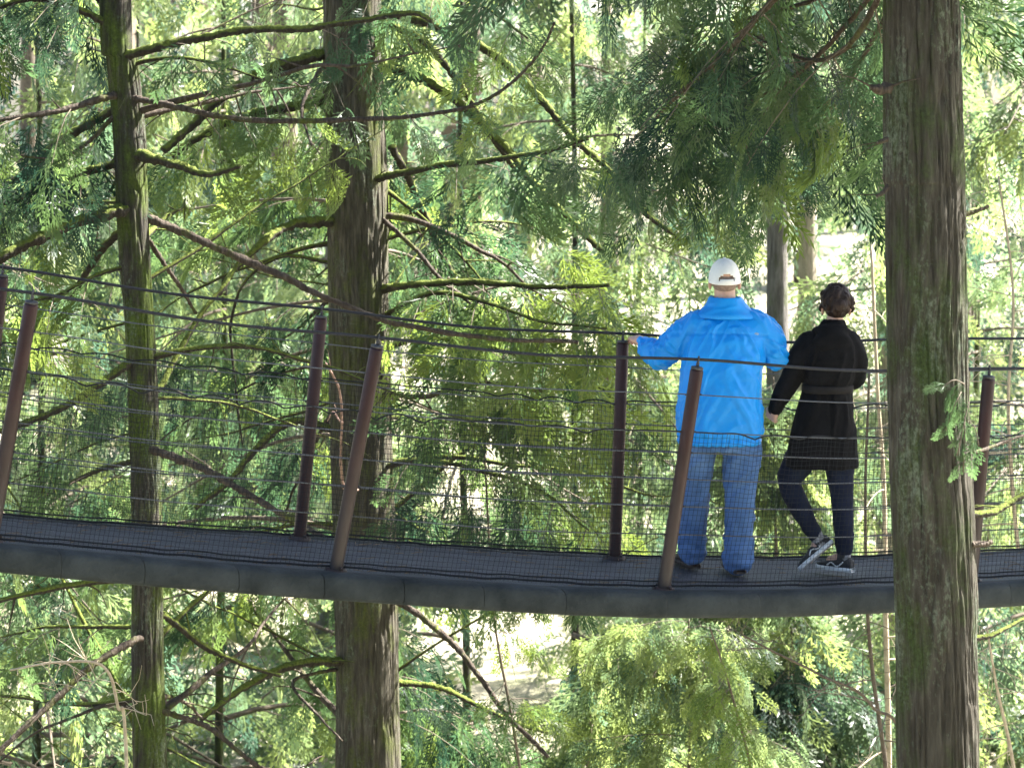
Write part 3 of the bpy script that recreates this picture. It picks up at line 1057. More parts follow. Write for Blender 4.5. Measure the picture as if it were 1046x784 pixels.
# hair: a short layered bob with locks
mb = MB()
hb = HC + np.array([0, -.012, .022])
ell(mb, hb + np.array([0, 0, .012]), (.092, .106, .100)); ell(mb, hb + np.array([0, -.022, -.045]), (.070, .076, .048)); ell(mb, hb + np.array([.008, -.088, -.012]), (.050, .036, .044))
rr = np.random.default_rng(5)
for k in range(60):
    a0 = rr.uniform(np.pi * .95, np.pi * 2.05); e0 = rr.uniform(-.35, 1.4)
    wv = np.cos(max(e0, -.6))
    p0 = hb + np.array([.090 * wv * math.cos(a0), .104 * wv * math.sin(a0), .012 + .098 * math.sin(e0)])
    tw = rr.normal(0, .25)
    limb(mb, [p0, p0 + [.012 * math.cos(a0) + .02 * tw, -.004, -.018], p0 + [-.006 * math.cos(a0) + .03 * tw, .006, -.040]], [.010, .010, .004], 7, 7)
remeshed(mb, 'hair', hair_brown, wom, .0045, 1, lambda co:   .005 * fbm(np.stack([co[:, 0] * 42, co[:, 1] * 42, co[:, 2] * 22], -1).astype(float), 3))
mb = MB()
limb(mb, [HL, (-.225, .045, .60), KL, (-.19, .05, .34), (-.112, .03, .20)], [.098, .090, .068, .064, .046], 22, 18)
limb(mb, [HR, (.03, .01, .58), KR, (.050, .0, .27), (.054, .0, .125)], [.098, .085, .066, .066, .050], 22, 18)
loft(mb, [(-.06, 0, .66, .15, .11), (-.06, 0, .80, .16, .12)])
remeshed(mb, 'jeans', denim_dark, wom, .008, 4, folds(12, .006, (.9, 0, .3), 4.4))
for a_, b_2 in (((-.112, .03, .205), (-.085, .03, .15)), ((.054, 0, .13), (.055, 0, .07))):
    mb = MB(); limb(mb, [a_, b_2], [.041, .037], 6, 16); mb.build('sock', sock, wom)
shoe(wom, (-.092, .03, .165), (-.005, .03, .150), (-.205, -.01, -.005), .92, black_mesh, white_rubber, white_rubber, up_v=(-.55, .35, .75))
shoe(wom, (.052, 0, .095), (.098, -.035, -.006), (-.09, .115, -.006), .92, black_mesh, white_rubber, white_rubber)

# ------------------------------------------------------------------ trees near the walkway
def fine_trunk(name, pts, mat, parent, zdense, amp, freq, seed, sides=160, dz=.012, flare=.0):
    """pts: (x, y, z, radius) from low to high; real ridges and fissures in the bark"""
    pts = np.array(pts, float)
    z0, z1 = pts[0, 2], pts[-1, 2]
    zs = [np.arange(z0, zdense[0], .25), np.arange(zdense[0], zdense[1], dz), np.arange(zdense[1], z1, .25), [z1]]
    zs = np.concatenate(zs)
    dense = catmull(pts, 400)
    X = np.interp(zs, dense[:, 2], dense[:, 0]); Y = np.interp(zs, dense[:, 2], dense[:, 1]); RR = np.interp(zs, dense[:, 2], dense[:, 3])
    th = np.linspace(0, 2 * np.pi, sides, endpoint=False)
    c, s = np.cos(th), np.sin(th)
    q = np.stack([RR[:, None] * c, RR[:, None] * s, np.broadcast_to(zs[:, None], (len(zs), sides))], -1)
    warp = .05 * fbm(q * np.array([2, 2, 1.1]) + seed, 2)
    a = np.stack([q[..., 0] * freq + warp * freq, q[..., 1] * freq - warp * freq, q[..., 2] * freq * .055], -1)
    n1 = fbm(a + seed, 3)
    n2 = vnoise(a * np.array([2.7, 2.7, 4]) + seed + 31)
    fis = np.exp(-(n1 / .13) ** 2)
    disp = amp * (.45 * n1 - 1.0 * fis + .22 * n2)
    big = .05 * RR[:, None] * fbm(q * np.array([3, 3, .7]) + seed + 5, 2)
    rad = RR[:, None] + disp + big
    v = np.stack([X[:, None] + rad * c, Y[:, None] + rad * s, q[..., 2]], -1)
    k = len(zs)
    i = np.arange(k - 1)[:, None]; j = np.arange(sides)[None]; j2 = (j + 1) % sides
    f = np.stack(np.broadcast_arrays(i * sides + j, i * sides + j2, (i + 1) * sides + j2, (i + 1) * sides + j), -1).reshape(-1, 4)
    mb = MB(); mb.add(v.reshape(-1, 3), f)
    base = 0
    mb.f.append(np.arange(sides)[None] + (k - 1) * sides); mb.m.append(np.zeros(1, np.int32))
    return mb.build(name, mat, parent)


class Tree:
    def __init__(self, name, label, cat, group=None):
        self.root = thing(name, label, cat, (0, 0, 0), group)
        self.sp = Sprays(); self.wood = MB()
        self.r = np.random.default_rng(abs(hash(label)) % 1000 if False else sum(map(ord, label)))

    def bough(self, pix, d0, d1, w0, w1, moss=True, leafy=0, **kw):
        """pix: traced run of a bough; d0, d1 its distance at the root and tip; w in photo pixels"""
        k = len(pix)
        ds = np.linspace(d0, d1, k)
        pts = np.array([P(x, y, d) for (x, y), d in zip(pix, ds)])
        n = max(30, k * 14)
        path = catmull(pts, n)
        q = path * 3.0
        path = path + .022 * np.stack([fbm(q + 1, 2), fbm(q + 8, 2), fbm(q + 20, 2)], -1) * np.linspace(0, 1, n)[:, None]
        r_ = np.linspace(w0 * d0 / F / 2, w1 * d1 / F / 2, n)
        mb = MB()
        tube(mb, path, r_, 14, rough=.55, seed=float(pix[0][0]))
        # knots and dead snags
        for s in range(int(self.r.integers(1, 4))):
            i = int(self.r.integers(6, n - 3))
            dv = unit(self.r.normal(0, 1, 3)) * np.array([1, 1, .7])
            l = self.r.uniform(.06, .30)
            tube(mb, np.array([path[i], path[i] + dv * l * .5, path[i] + dv * l + np.array([0, 0, -.1 * l])]), [r_[i] * .35, r_[i] * .2, r_[i] * .08], 6)
        mb.build('bough', M['twig_pale'] if moss == 'pale' else M['twig_red'] if moss == 'red' else M['bough_moss'] if moss else M['bough_bare'], self.root)
        if leafy:
            foliate(self.sp, self.wood, path, self.r, **kw)
        return path

    def auto(self, trunk_at, zs, az_range, lens, rise=.1, sag=.5, wood_r=.022, **kw):
        for z in zs:
            az = self.r.uniform(*az_range)
            L = self.r.uniform(*lens)
            p = bough_path(trunk_at(z), az, L, rise + self.r.normal(0, .10), sag * self.r.uniform(.6, 1.3), 14, self.r)
            tube(self.wood, p, np.linspace(wood_r * L / 3, .005, len(p)), 7, 1, rough=.3)
            foliate(self.sp, self.wood, p, self.r, **kw)

    def bare(self, trunk_at, n, z0, z1, az, lens):
        for k in range(n):
            L = self.r.uniform(*lens)
            p = bough_path(trunk_at(self.r.uniform(z0, z1)), self.r.uniform(*az), L, self.r.normal(.15, .4), self.r.uniform(-.3, .9), 20, self.r)
            q_ = p * 2.2
            p = p + .10 * np.stack([fbm(q_ + 1, 2), fbm(q_ + 8, 2), fbm(q_ + 20, 2)], -1) * np.linspace(0, 1, 20)[:, None]
            mb = MB(); w = self.r.uniform(.008, .030)
            tube(mb, p, np.linspace(w, .003, 20), 8, rough=.4, seed=k)
            for j in range(4, 19, 2):
                dv = unit(self.r.normal(0, 1, 3) + [0, 0, -.3]); l = self.r.uniform(.15, .6) * (1.2 - j / 20)
                a_ = p[j] + dv * l * .5 + self.r.normal(0, .04, 3)
                tube(mb, catmull([p[j], a_, a_ + dv * l * .5 + np.array([0, 0, -.15 * l])], 7), np.linspace(w * .35, .0016, 7), 5, cap=False)
            mb.build('bough', M['bough_moss'] if k % 3 else M['bough_bare'], self.root)

    def crown(self, protos=SP_HI, mats=None, name='crown'):
        if not self.sp.p and not self.wood.v:
            return
        mb = MB()
        self.sp.merge(mb, protos, self.r, 0)
        if self.wood.v:
            off = mb.n
            mb.v += self.wood.v; mb.t += self.wood.t; mb.m += self.wood.m
            mb.f += [f + off for f in self.wood.f]; mb.n += self.wood.n
        mb.build(name, mats or [M['leaf'], M['twig']], self.root)
        self.sp = Sprays(); self.wood = MB()


def trunk_pts(rows, d, z_lo, z_hi):
    """rows: (py, left px, right px) -> lathe points incl. extension to the ground and the top"""
    out = []
    for y, a, b in sorted(rows, key=lambda q: -q[0]):
        c = P((a + b) / 2, y, d)
        out.append((c[0], d, c[2], (b - a) / 2 * d / F))
    lo, hi = out[0], out[-1]
    sl = (hi[0] - lo[0]) / (hi[2] - lo[2])
    pre = [(lo[0] + sl * (z_lo - lo[2]), d, z_lo, lo[3] * 1.35)]
    post = [(hi[0] + sl * (z_hi - hi[2]) * .5, d, z_hi, hi[3] * .35)]
    return pre + out + post


# --- right foreground cedar
D_R = 11.2
tR = Tree('cedar_tree', 'thick furrowed cedar trunk standing in front of walkway, right of the woman', 'tree')
ptsR = trunk_pts([(0, 902.5, 979), (200, 905, 984), (400, 908, 988), (600, 914, 997), (784, 917, 1002)], D_R, float(ground_z(2.2, D_R)) - .3, 21.0)
fine_trunk('trunk', ptsR, M['bark_front'], tR.root, (8.2, 12.9), .011, 34, 3.0, 320, .008)
pr = np.array(ptsR)
trunkR = lambda z: np.array([np.interp(z, pr[:, 2], pr[:, 0]), D_R, z])
tR.bough([(983, 219), (997, 217), (1010, 214)], 11.2, 11.25, 6, 3, moss=False)
tR.bough([(984, 524), (1000, 525), (1018, 522), (1034, 512), (1050, 503)], 11.2, 11.6, 7, 6)
tR.bough([(992, 556), (1004, 555), (1013, 553)], 11.1, 11.2, 6, 5, moss=False)
tR.bough([(994, 462), (1010, 458), (1030, 451), (1052, 440)], 11.2, 11.7, 4, 2, moss=False)
tR.bough([(994, 652), (1012, 648), (1028, 640), (1046, 630)], 11.2, 11.5, 6, 3)
tR.bough([(908, 90), (900, 91), (893, 88)], 11.05, 10.95, 12, 6, moss=False)
tR.bough([(906, 142), (900, 144), (896, 145)], 11.05, 10.95, 5, 3, moss=False)
tR.bough([(907, 190), (901, 196), (894, 199)], 11.05, 10.95, 5, 3, moss=False)
# drooping bough that comes in from above, its foliage tinted dark for shade
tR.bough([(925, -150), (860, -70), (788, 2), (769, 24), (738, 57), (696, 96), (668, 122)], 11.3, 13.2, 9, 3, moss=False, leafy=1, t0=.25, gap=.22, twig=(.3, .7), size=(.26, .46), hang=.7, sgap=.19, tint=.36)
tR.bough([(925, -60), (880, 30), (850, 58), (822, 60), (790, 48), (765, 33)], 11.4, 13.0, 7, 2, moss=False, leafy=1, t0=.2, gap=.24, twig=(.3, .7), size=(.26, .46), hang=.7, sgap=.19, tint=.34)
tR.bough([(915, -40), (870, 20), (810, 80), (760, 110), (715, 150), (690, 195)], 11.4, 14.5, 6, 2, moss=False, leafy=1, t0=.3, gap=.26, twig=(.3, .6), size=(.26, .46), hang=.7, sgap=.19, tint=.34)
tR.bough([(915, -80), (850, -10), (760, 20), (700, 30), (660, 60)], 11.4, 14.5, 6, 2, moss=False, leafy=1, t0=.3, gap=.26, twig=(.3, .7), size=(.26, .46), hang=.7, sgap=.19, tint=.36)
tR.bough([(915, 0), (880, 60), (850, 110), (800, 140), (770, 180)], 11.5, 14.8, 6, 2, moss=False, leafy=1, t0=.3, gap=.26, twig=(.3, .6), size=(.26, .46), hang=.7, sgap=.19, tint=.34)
# crown above the picture
tR.auto(trunkR, np.linspace(13.2, 20, 34), (-.6, 3.6), (1.4, 3.2), gap=.16, sgap=.16, twig=(.3, .8), size=(.35, .6), tint=.3)
tR.crown(SP_FINE)
# tuft growing on the trunk
q = Sprays(); w = MB()
for (x, y), (x2, y2) in zip([(985, 392), (982, 400), (990, 410), (985, 425), (990, 430)], [(962, 396), (966, 440), (978, 465), (984, 482), (1000, 455)]):
    a_, b_2 = P(x, y, 10.98), P(x2, y2, 10.93)
    tube(w, catmull([a_, (a_ + b_2) / 2 + [0, -.02, .03], b_2], 6), .003, 4, 1)
    for k in range(3):
        q.put(a_ + (b_2 - a_) * (k / 3), (b_2 - a_) + tR.r.normal(0, .05, 3) + [0, -.02, 0], tR.r.uniform(.10, .15), .45)
mb = MB(); q.merge(mb, SP_HI, tR.r, 0, .3)
off = mb.n; mb.v += w.v; mb.t += w.t; mb.m += w.m; mb.f += [f + off for f in w.f]; mb.n += w.n
mb.build('leaf_tuft', [M['leaf'], M['twig']], tR.root)

# --- left mossy tree
D_L = 16.0
tL = Tree('cedar_tree', 'slender mossy tree with many long arching boughs, left of the others', 'tree')
ptsL = trunk_pts([(0, 102, 134), (60, 108, 141), (150, 116, 150), (250, 120, 153), (330, 127, 158), (430, 131, 163), (560, 134, 166), (784, 136, 171)], D_L, float(ground_z(-2.6, D_L)) - .3, 20.0)
fine_trunk('trunk', ptsL, M['bark_moss'], tL.root, (7.3, 12.9), .010, 24, 11.0, 160, .014)
pl = np.array(ptsL)
trunkL = lambda z: np.array([np.interp(z, pl[:, 2], pl[:, 0]), D_L, z])
LF = dict(gap=.18, twig=(.2, .5), size=(.28, .5), sgap=.17, hang=.75)
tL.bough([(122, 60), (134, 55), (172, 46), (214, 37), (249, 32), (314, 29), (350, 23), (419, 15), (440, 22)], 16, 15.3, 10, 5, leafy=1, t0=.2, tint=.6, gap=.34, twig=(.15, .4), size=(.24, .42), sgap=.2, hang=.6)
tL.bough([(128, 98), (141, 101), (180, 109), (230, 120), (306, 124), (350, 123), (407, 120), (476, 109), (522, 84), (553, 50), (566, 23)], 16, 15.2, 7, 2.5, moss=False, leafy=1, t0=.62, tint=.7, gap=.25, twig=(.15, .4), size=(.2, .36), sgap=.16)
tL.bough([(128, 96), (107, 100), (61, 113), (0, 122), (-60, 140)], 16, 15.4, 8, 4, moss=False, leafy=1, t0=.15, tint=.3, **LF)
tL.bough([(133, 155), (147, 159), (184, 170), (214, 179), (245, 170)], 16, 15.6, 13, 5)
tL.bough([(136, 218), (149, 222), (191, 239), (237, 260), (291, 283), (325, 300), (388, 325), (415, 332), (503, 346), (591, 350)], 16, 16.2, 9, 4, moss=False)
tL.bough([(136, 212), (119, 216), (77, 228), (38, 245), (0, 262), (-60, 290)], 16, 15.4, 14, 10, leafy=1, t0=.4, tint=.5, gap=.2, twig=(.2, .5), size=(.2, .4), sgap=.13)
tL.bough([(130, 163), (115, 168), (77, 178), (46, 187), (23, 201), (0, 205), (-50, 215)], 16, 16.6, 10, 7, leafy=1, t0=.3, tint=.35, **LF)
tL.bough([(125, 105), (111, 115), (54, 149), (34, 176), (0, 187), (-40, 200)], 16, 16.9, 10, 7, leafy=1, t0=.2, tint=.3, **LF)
tL.bough([(150, 458), (164, 462), (210, 479), (249, 502), (302, 532), (330, 548)], 16, 15.2, 9, 5, moss=False)
tL.bough([(150, 650), (135, 655), (90, 682), (45, 725), (5, 762), (-30, 800)], 16, 15.0, 8, 5, moss=False)
tL.bough([(140, 225), (119, 240), (99, 262), (76, 300), (50, 345), (31, 364)], 16, 16.8, 9, 5)
tL.bough([(140, 235), (153, 247), (172, 275), (187, 298), (200, 320)], 16, 16.6, 6, 3, moss=False)
tL.bough([(140, 368), (126, 375), (77, 410), (19, 435), (-30, 450)], 16, 15.6, 9, 6, leafy=1, t0=.25, tint=.5, **LF)
tL.bough([(150, 400), (164, 395), (180, 364), (207, 318), (230, 291), (245, 262)], 16, 17, 7, 4)
tL.bough([(160, 625), (170, 630), (210, 660), (250, 680), (285, 690)], 16, 16.6, 8, 4)
tL.bough([(160, 722), (170, 727), (210, 742), (240, 765), (275, 790)], 16, 16.0, 7, 4, moss=False)
tL.bough([(150, 738), (120, 718), (70, 735), (35, 750), (0, 775)], 16, 16.4, 4, 2, moss=False)
tL.bough([(140, 470), (100, 480), (60, 498), (20, 520)], 16, 16.6, 6, 3, leafy=1, t0=.2, tint=.35, **LF)
tL.bough([(118, 30), (80, 10), (30, 0), (-30, 20)], 16, 15.6, 8, 4, leafy=1, t0=.1, tint=.28, **LF)
tL.bough([(116, 10), (60, -30), (10, -40), (-40, -20)], 16, 15.9, 8, 4, leafy=1, t0=.1, tint=.28, gap=.13, twig=(.3, .7), size=(.25, .4), sgap=.12)
tL.bough([(125, 110), (90, 145), (60, 160), (20, 160)], 16, 15.7, 5, 2, moss=False, leafy=1, t0=.2, tint=.3, **LF)
tL.bough([(140, 270), (100, 280), (60, 300), (20, 310), (-20, 330)], 16, 15.5, 5, 2, leafy=1, t0=.2, tint=.65, **LF)
tL.bough([(150, 640), (100, 640), (50, 640), (0, 650)], 16, 16.5, 5, 2, leafy=1, t0=.1, tint=.45, **LF)
tL.auto(trunkL, np.linspace(14.0, 19, 13), (-.5, 3.8), (1.2, 2.6), gap=.2, sgap=.17, twig=(.3, .7), size=(.3, .5), tint=.45)
tL.bare(trunkL, 24, 6.5, 12.7, (-.3, 3.6), (1.0, 2.6))
tL.crown()

# --- middle cedar
D_C = 18.0
tC = Tree('cedar_tree', 'straight stout ridged cedar rising behind the walkway between the left posts', 'tree')
ptsC = trunk_pts([(0, 330, 390), (100, 331, 392), (200, 333, 396), (300, 335, 397), (450, 338, 401), (620, 342, 407), (784, 343, 410)], D_C, float(ground_z(-1.1, D_C)) - .3, 22.0)
fine_trunk('trunk', ptsC, M['bark_mid'], tC.root, (6.6, 13.0), .013, 24, 23.0, 220, .014)
pc = np.array(ptsC)
trunkC = lambda z: np.array([np.interp(z, pc[:, 2], pc[:, 0]), D_C, z])
CF = dict(gap=.19, twig=(.2, .55), size=(.32, .56), sgap=.18, hang=.75)
tC.bough([(350, 224), (333, 226), (306, 228), (283, 237), (264, 251), (240, 275), (222, 300)], 18, 17.0, 13, 5)
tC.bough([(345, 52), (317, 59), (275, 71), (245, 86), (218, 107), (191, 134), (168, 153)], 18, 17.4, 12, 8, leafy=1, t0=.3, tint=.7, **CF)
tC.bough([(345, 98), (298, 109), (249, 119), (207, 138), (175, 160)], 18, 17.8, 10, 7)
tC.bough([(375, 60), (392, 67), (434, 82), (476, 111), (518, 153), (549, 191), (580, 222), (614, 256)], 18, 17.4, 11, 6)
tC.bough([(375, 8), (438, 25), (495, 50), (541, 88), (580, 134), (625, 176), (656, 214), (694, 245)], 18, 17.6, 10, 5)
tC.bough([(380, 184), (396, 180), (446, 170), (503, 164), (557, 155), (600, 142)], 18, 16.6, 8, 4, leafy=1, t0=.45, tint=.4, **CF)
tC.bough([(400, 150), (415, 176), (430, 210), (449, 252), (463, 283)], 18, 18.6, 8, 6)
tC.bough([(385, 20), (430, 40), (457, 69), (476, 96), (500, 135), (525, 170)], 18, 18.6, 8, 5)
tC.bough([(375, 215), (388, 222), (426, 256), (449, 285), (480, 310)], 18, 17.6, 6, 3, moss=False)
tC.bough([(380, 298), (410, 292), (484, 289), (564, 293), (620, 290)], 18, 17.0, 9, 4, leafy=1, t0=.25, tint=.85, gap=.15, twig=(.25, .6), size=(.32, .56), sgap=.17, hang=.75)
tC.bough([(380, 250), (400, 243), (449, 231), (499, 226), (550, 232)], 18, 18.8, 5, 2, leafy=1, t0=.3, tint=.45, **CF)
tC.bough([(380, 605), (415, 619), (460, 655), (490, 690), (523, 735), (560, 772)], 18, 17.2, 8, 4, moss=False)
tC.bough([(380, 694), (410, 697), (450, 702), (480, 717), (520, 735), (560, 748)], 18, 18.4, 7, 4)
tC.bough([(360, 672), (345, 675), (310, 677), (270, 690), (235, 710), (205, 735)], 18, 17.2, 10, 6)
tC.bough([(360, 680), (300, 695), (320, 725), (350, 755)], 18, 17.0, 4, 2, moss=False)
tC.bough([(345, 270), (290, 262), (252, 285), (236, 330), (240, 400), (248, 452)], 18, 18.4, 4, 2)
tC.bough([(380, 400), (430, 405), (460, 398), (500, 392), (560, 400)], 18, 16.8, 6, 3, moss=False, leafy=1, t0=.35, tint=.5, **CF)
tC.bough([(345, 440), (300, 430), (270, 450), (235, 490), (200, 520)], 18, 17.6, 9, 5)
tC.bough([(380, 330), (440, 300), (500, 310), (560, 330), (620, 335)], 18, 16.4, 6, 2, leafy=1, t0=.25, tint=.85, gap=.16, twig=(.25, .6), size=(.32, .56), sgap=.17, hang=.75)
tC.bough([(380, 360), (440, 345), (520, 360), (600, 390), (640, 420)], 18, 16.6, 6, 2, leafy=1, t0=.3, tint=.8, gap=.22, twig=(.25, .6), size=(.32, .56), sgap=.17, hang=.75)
tC.bough([(345, 60), (325, 75), (308, 110), (318, 150)], 18, 17.2, 6, 2, moss=False, leafy=1, t0=.1, tint=.9, **CF)  # bright tint puts a backlit glow into the leaf colour
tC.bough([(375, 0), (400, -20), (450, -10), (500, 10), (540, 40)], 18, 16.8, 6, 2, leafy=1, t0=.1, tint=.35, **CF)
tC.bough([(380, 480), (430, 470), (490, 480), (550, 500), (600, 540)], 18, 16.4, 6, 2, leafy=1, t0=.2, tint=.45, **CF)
tC.bough([(366, 500), (352, 500), (348, 470), (350, 430), (345, 395), (332, 370)], 17.75, 16.2, 3, 2, moss='red')
tC.bough([(350, 432), (346, 428), (340, 420), (335, 430)], 16.4, 16.4, 2, 1.2, moss='red')
tC.auto(trunkC, np.linspace(6.5, 12.3, 17), (.2, 2.9), (1.6, 3.2), gap=.22, sgap=.19, twig=(.25, .7), size=(.32, .52), tint=.5)
tC.auto(trunkC, np.linspace(14.5, 21, 14), (.1, 3.0), (1.5, 3.4), gap=.2, sgap=.18, twig=(.3, .8), size=(.35, .6), tint=.5)
tC.bare(trunkC, 34, 6.0, 13, (-.2, 3.4), (1.2, 3.4))
tC.crown()

# ------------------------------------------------------------------ background trees (shared crowns)
def far_crown(seed, H, L0, nb_, protos, tint, size, sgap, gap, lo=.08):
    r = np.random.default_rng(seed)
    sp = Sprays(); wood = MB()
    for i in range(nb_):
        t = lo + (1 - lo) * (i + r.uniform(0, 1)) / nb_
        z = H * t
        L = L0 * (1 - .80 * t) * r.uniform(.65, 1.15) + .35
        p = bough_path(np.array([0, 0, z]), r.uniform(0, 2 * np.pi), L, .12 + r.normal(0, .12), .6 * r.uniform(.5, 1.3), 9, r)
        tube(wood, p, np.linspace(.03 * L / 3, .006, len(p)), 5, 1)
        foliate(sp, wood, p, r, t0=.12, gap=gap, twig=(.3, .9), size=size, sgap=sgap, tint=tint, twigr=.006)
    mb = MB(); sp.merge(mb, protos, r, 0)
    off = mb.n
    mb.v += wood.v; mb.t += wood.t; mb.m += wood.m; mb.f += [f + off for f in wood.f]; mb.n += wood.n
    return mb


def plain_trunk(H, r0, seed, bend=.0):
    mb = MB()
    n = 40
    z = np.linspace(-.6, H, n)
    q = np.stack([.12 * fbm(np.stack([z * .15 + seed, z * 0, z * 0], -1), 2) + bend * (z / H) ** 2, .12 * fbm(np.stack([z * .15 + seed, z * 0 + 9, z * 0], -1), 2), z], -1)
    rr = r0 * (1 - .75 * np.clip(z / H, 0, 1)) * (1 + .5 * np.exp(-np.clip(z, 0, 9) / .5))
    tube(mb, q, rr, 18, rough=.12, seed=seed)
    return mb


CR = []
for k in range(4):
    CR.append(far_crown(40 + k, 15, 3.2, 27, SP_MID, .55, (.45, .8), .30, .32).mesh('conifer_crown', [M['leaf_far'], M['twig']]))
SHADE = [far_crown(60 + k, 15, 1.7, 48, SP_MID, .4, (.35, .55), .18, .2, .48).mesh('conifer_crown', [M['leaf_dark'], M['twig']]) for k in range(2)]
TK = [plain_trunk(15, .30, 3.0 + k).mesh('conifer_trunk', M['bark_far']) for k in range(2)]
CRD = []
for me in CR[:2]:
    me = me.copy(); me.materials[0] = M['leaf_dark']; CRD.append(me)  # darkened leaves cut the light bounced from behind the viewpoint
CRHI = far_crown(55, 15, 2.6, 18, SP_MID, .5, (.45, .8), .30, .32, .5).mesh('high_crown', [M['leaf_far'], M['twig']])
TS = plain_trunk(15, .17, 13.0).mesh('conifer_trunk', M['bark_far'])
TH = plain_trunk(15, .055, 5.0).mesh('slim_trunk', M['bark_moss'])
TP = plain_trunk(15, .20, 9.0).mesh('pale_trunk', M['bark_pale'])
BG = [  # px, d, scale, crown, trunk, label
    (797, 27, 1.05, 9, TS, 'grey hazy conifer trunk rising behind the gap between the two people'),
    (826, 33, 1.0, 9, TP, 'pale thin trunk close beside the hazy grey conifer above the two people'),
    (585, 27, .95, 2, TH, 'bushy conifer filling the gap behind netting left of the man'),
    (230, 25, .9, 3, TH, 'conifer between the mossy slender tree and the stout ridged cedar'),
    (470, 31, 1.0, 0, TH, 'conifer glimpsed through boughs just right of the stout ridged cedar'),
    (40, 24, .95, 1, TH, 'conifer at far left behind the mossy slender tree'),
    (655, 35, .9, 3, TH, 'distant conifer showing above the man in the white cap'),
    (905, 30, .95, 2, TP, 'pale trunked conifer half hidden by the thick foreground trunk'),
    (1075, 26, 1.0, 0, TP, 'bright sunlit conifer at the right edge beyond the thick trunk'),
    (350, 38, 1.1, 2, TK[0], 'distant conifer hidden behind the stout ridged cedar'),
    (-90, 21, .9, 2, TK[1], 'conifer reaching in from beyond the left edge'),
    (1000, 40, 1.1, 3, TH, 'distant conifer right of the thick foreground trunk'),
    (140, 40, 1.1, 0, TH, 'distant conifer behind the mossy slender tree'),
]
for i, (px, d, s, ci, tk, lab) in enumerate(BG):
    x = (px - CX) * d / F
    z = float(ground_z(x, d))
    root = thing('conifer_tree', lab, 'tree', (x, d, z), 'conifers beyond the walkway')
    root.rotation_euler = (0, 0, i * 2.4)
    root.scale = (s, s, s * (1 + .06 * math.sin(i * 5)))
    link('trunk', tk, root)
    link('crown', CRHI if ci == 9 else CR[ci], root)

# far forest: nobody could count it
r = np.random.default_rng(77)
fm = MB()
protos = [far_crown(90 + k, 14, 3.4, 20, SP_LO, .5, (.8, 1.3), .5, .5) for k in range(3)]
pv = [(np.concatenate(m.v), m.f, m.m, np.concatenate(m.t)) for m in protos]
for i in range(36):
    d = 46 + 50 * (i / 36) + r.uniform(-3, 3)
    x = r.uniform(-1, 1) * (.24 * d + 7)
    if -30 < x * F / d - 205 < 70 or x * F / d > 470:      # open gaps where the sky shows
        continue
    v, fl, ml, tl = pv[i % 3]
    s = r.uniform(.8, 1.3); a = r.uniform(0, 6.28)
    ca, sa = math.cos(a) * s, math.sin(a) * s
    vv = np.stack([v[:, 0] * ca - v[:, 1] * sa + x, v[:, 0] * sa + v[:, 1] * ca + d, v[:, 2] * s + float(ground_z(x, d))], -1)
    base = fm.n
    fm.v.append(vv.astype(np.float32)); fm.t.append(np.clip(tl + r.normal(-.05, .26), 0, 1).astype(np.float32)); fm.n += len(vv)  # lower tints paint some trees as if in shade
    for f, mm in zip(fl, ml):
        fm.f.append(f + base); fm.m.append(mm)
    z = float(ground_z(x, d))
    tube(fm, np.array([(x, d, z - .5), (x + .1, d, z + 7 * s), (x, d, z + 14 * s)]), [.3 * s, .2 * s, .04], 8, 1)
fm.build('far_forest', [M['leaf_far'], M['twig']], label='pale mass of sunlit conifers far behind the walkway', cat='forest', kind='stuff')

# undergrowth on the slope
mb = MB(); q = Sprays()
r = np.random.default_rng(12)
for i in range(1000):
    d = r.uniform(19, 60); x = r.uniform(-1, 1) * (.24 * d + 3)
    if 430 < x * F / d + CX < 610:          # open clearing of bare litter
        continue
    z = float(ground_z(x, d))
    tb = r.uniform(.2, .95)
    for k in range(7):
        a = r.uniform(0, 6.28)
        q.put(np.array([x, d, z]), np.array([math.cos(a) * .8, math.sin(a) * .8, r.uniform(.5, 1.2)]), r.uniform(.5, 1.1), tb + r.normal(0, .1))
q.merge(mb, SP_LO, r, 0, .3)
mb.build('undergrowth', [M['leaf_far']], label='low ferny undergrowth covering the sunlit slope below', cat='undergrowth', kind='stuff')


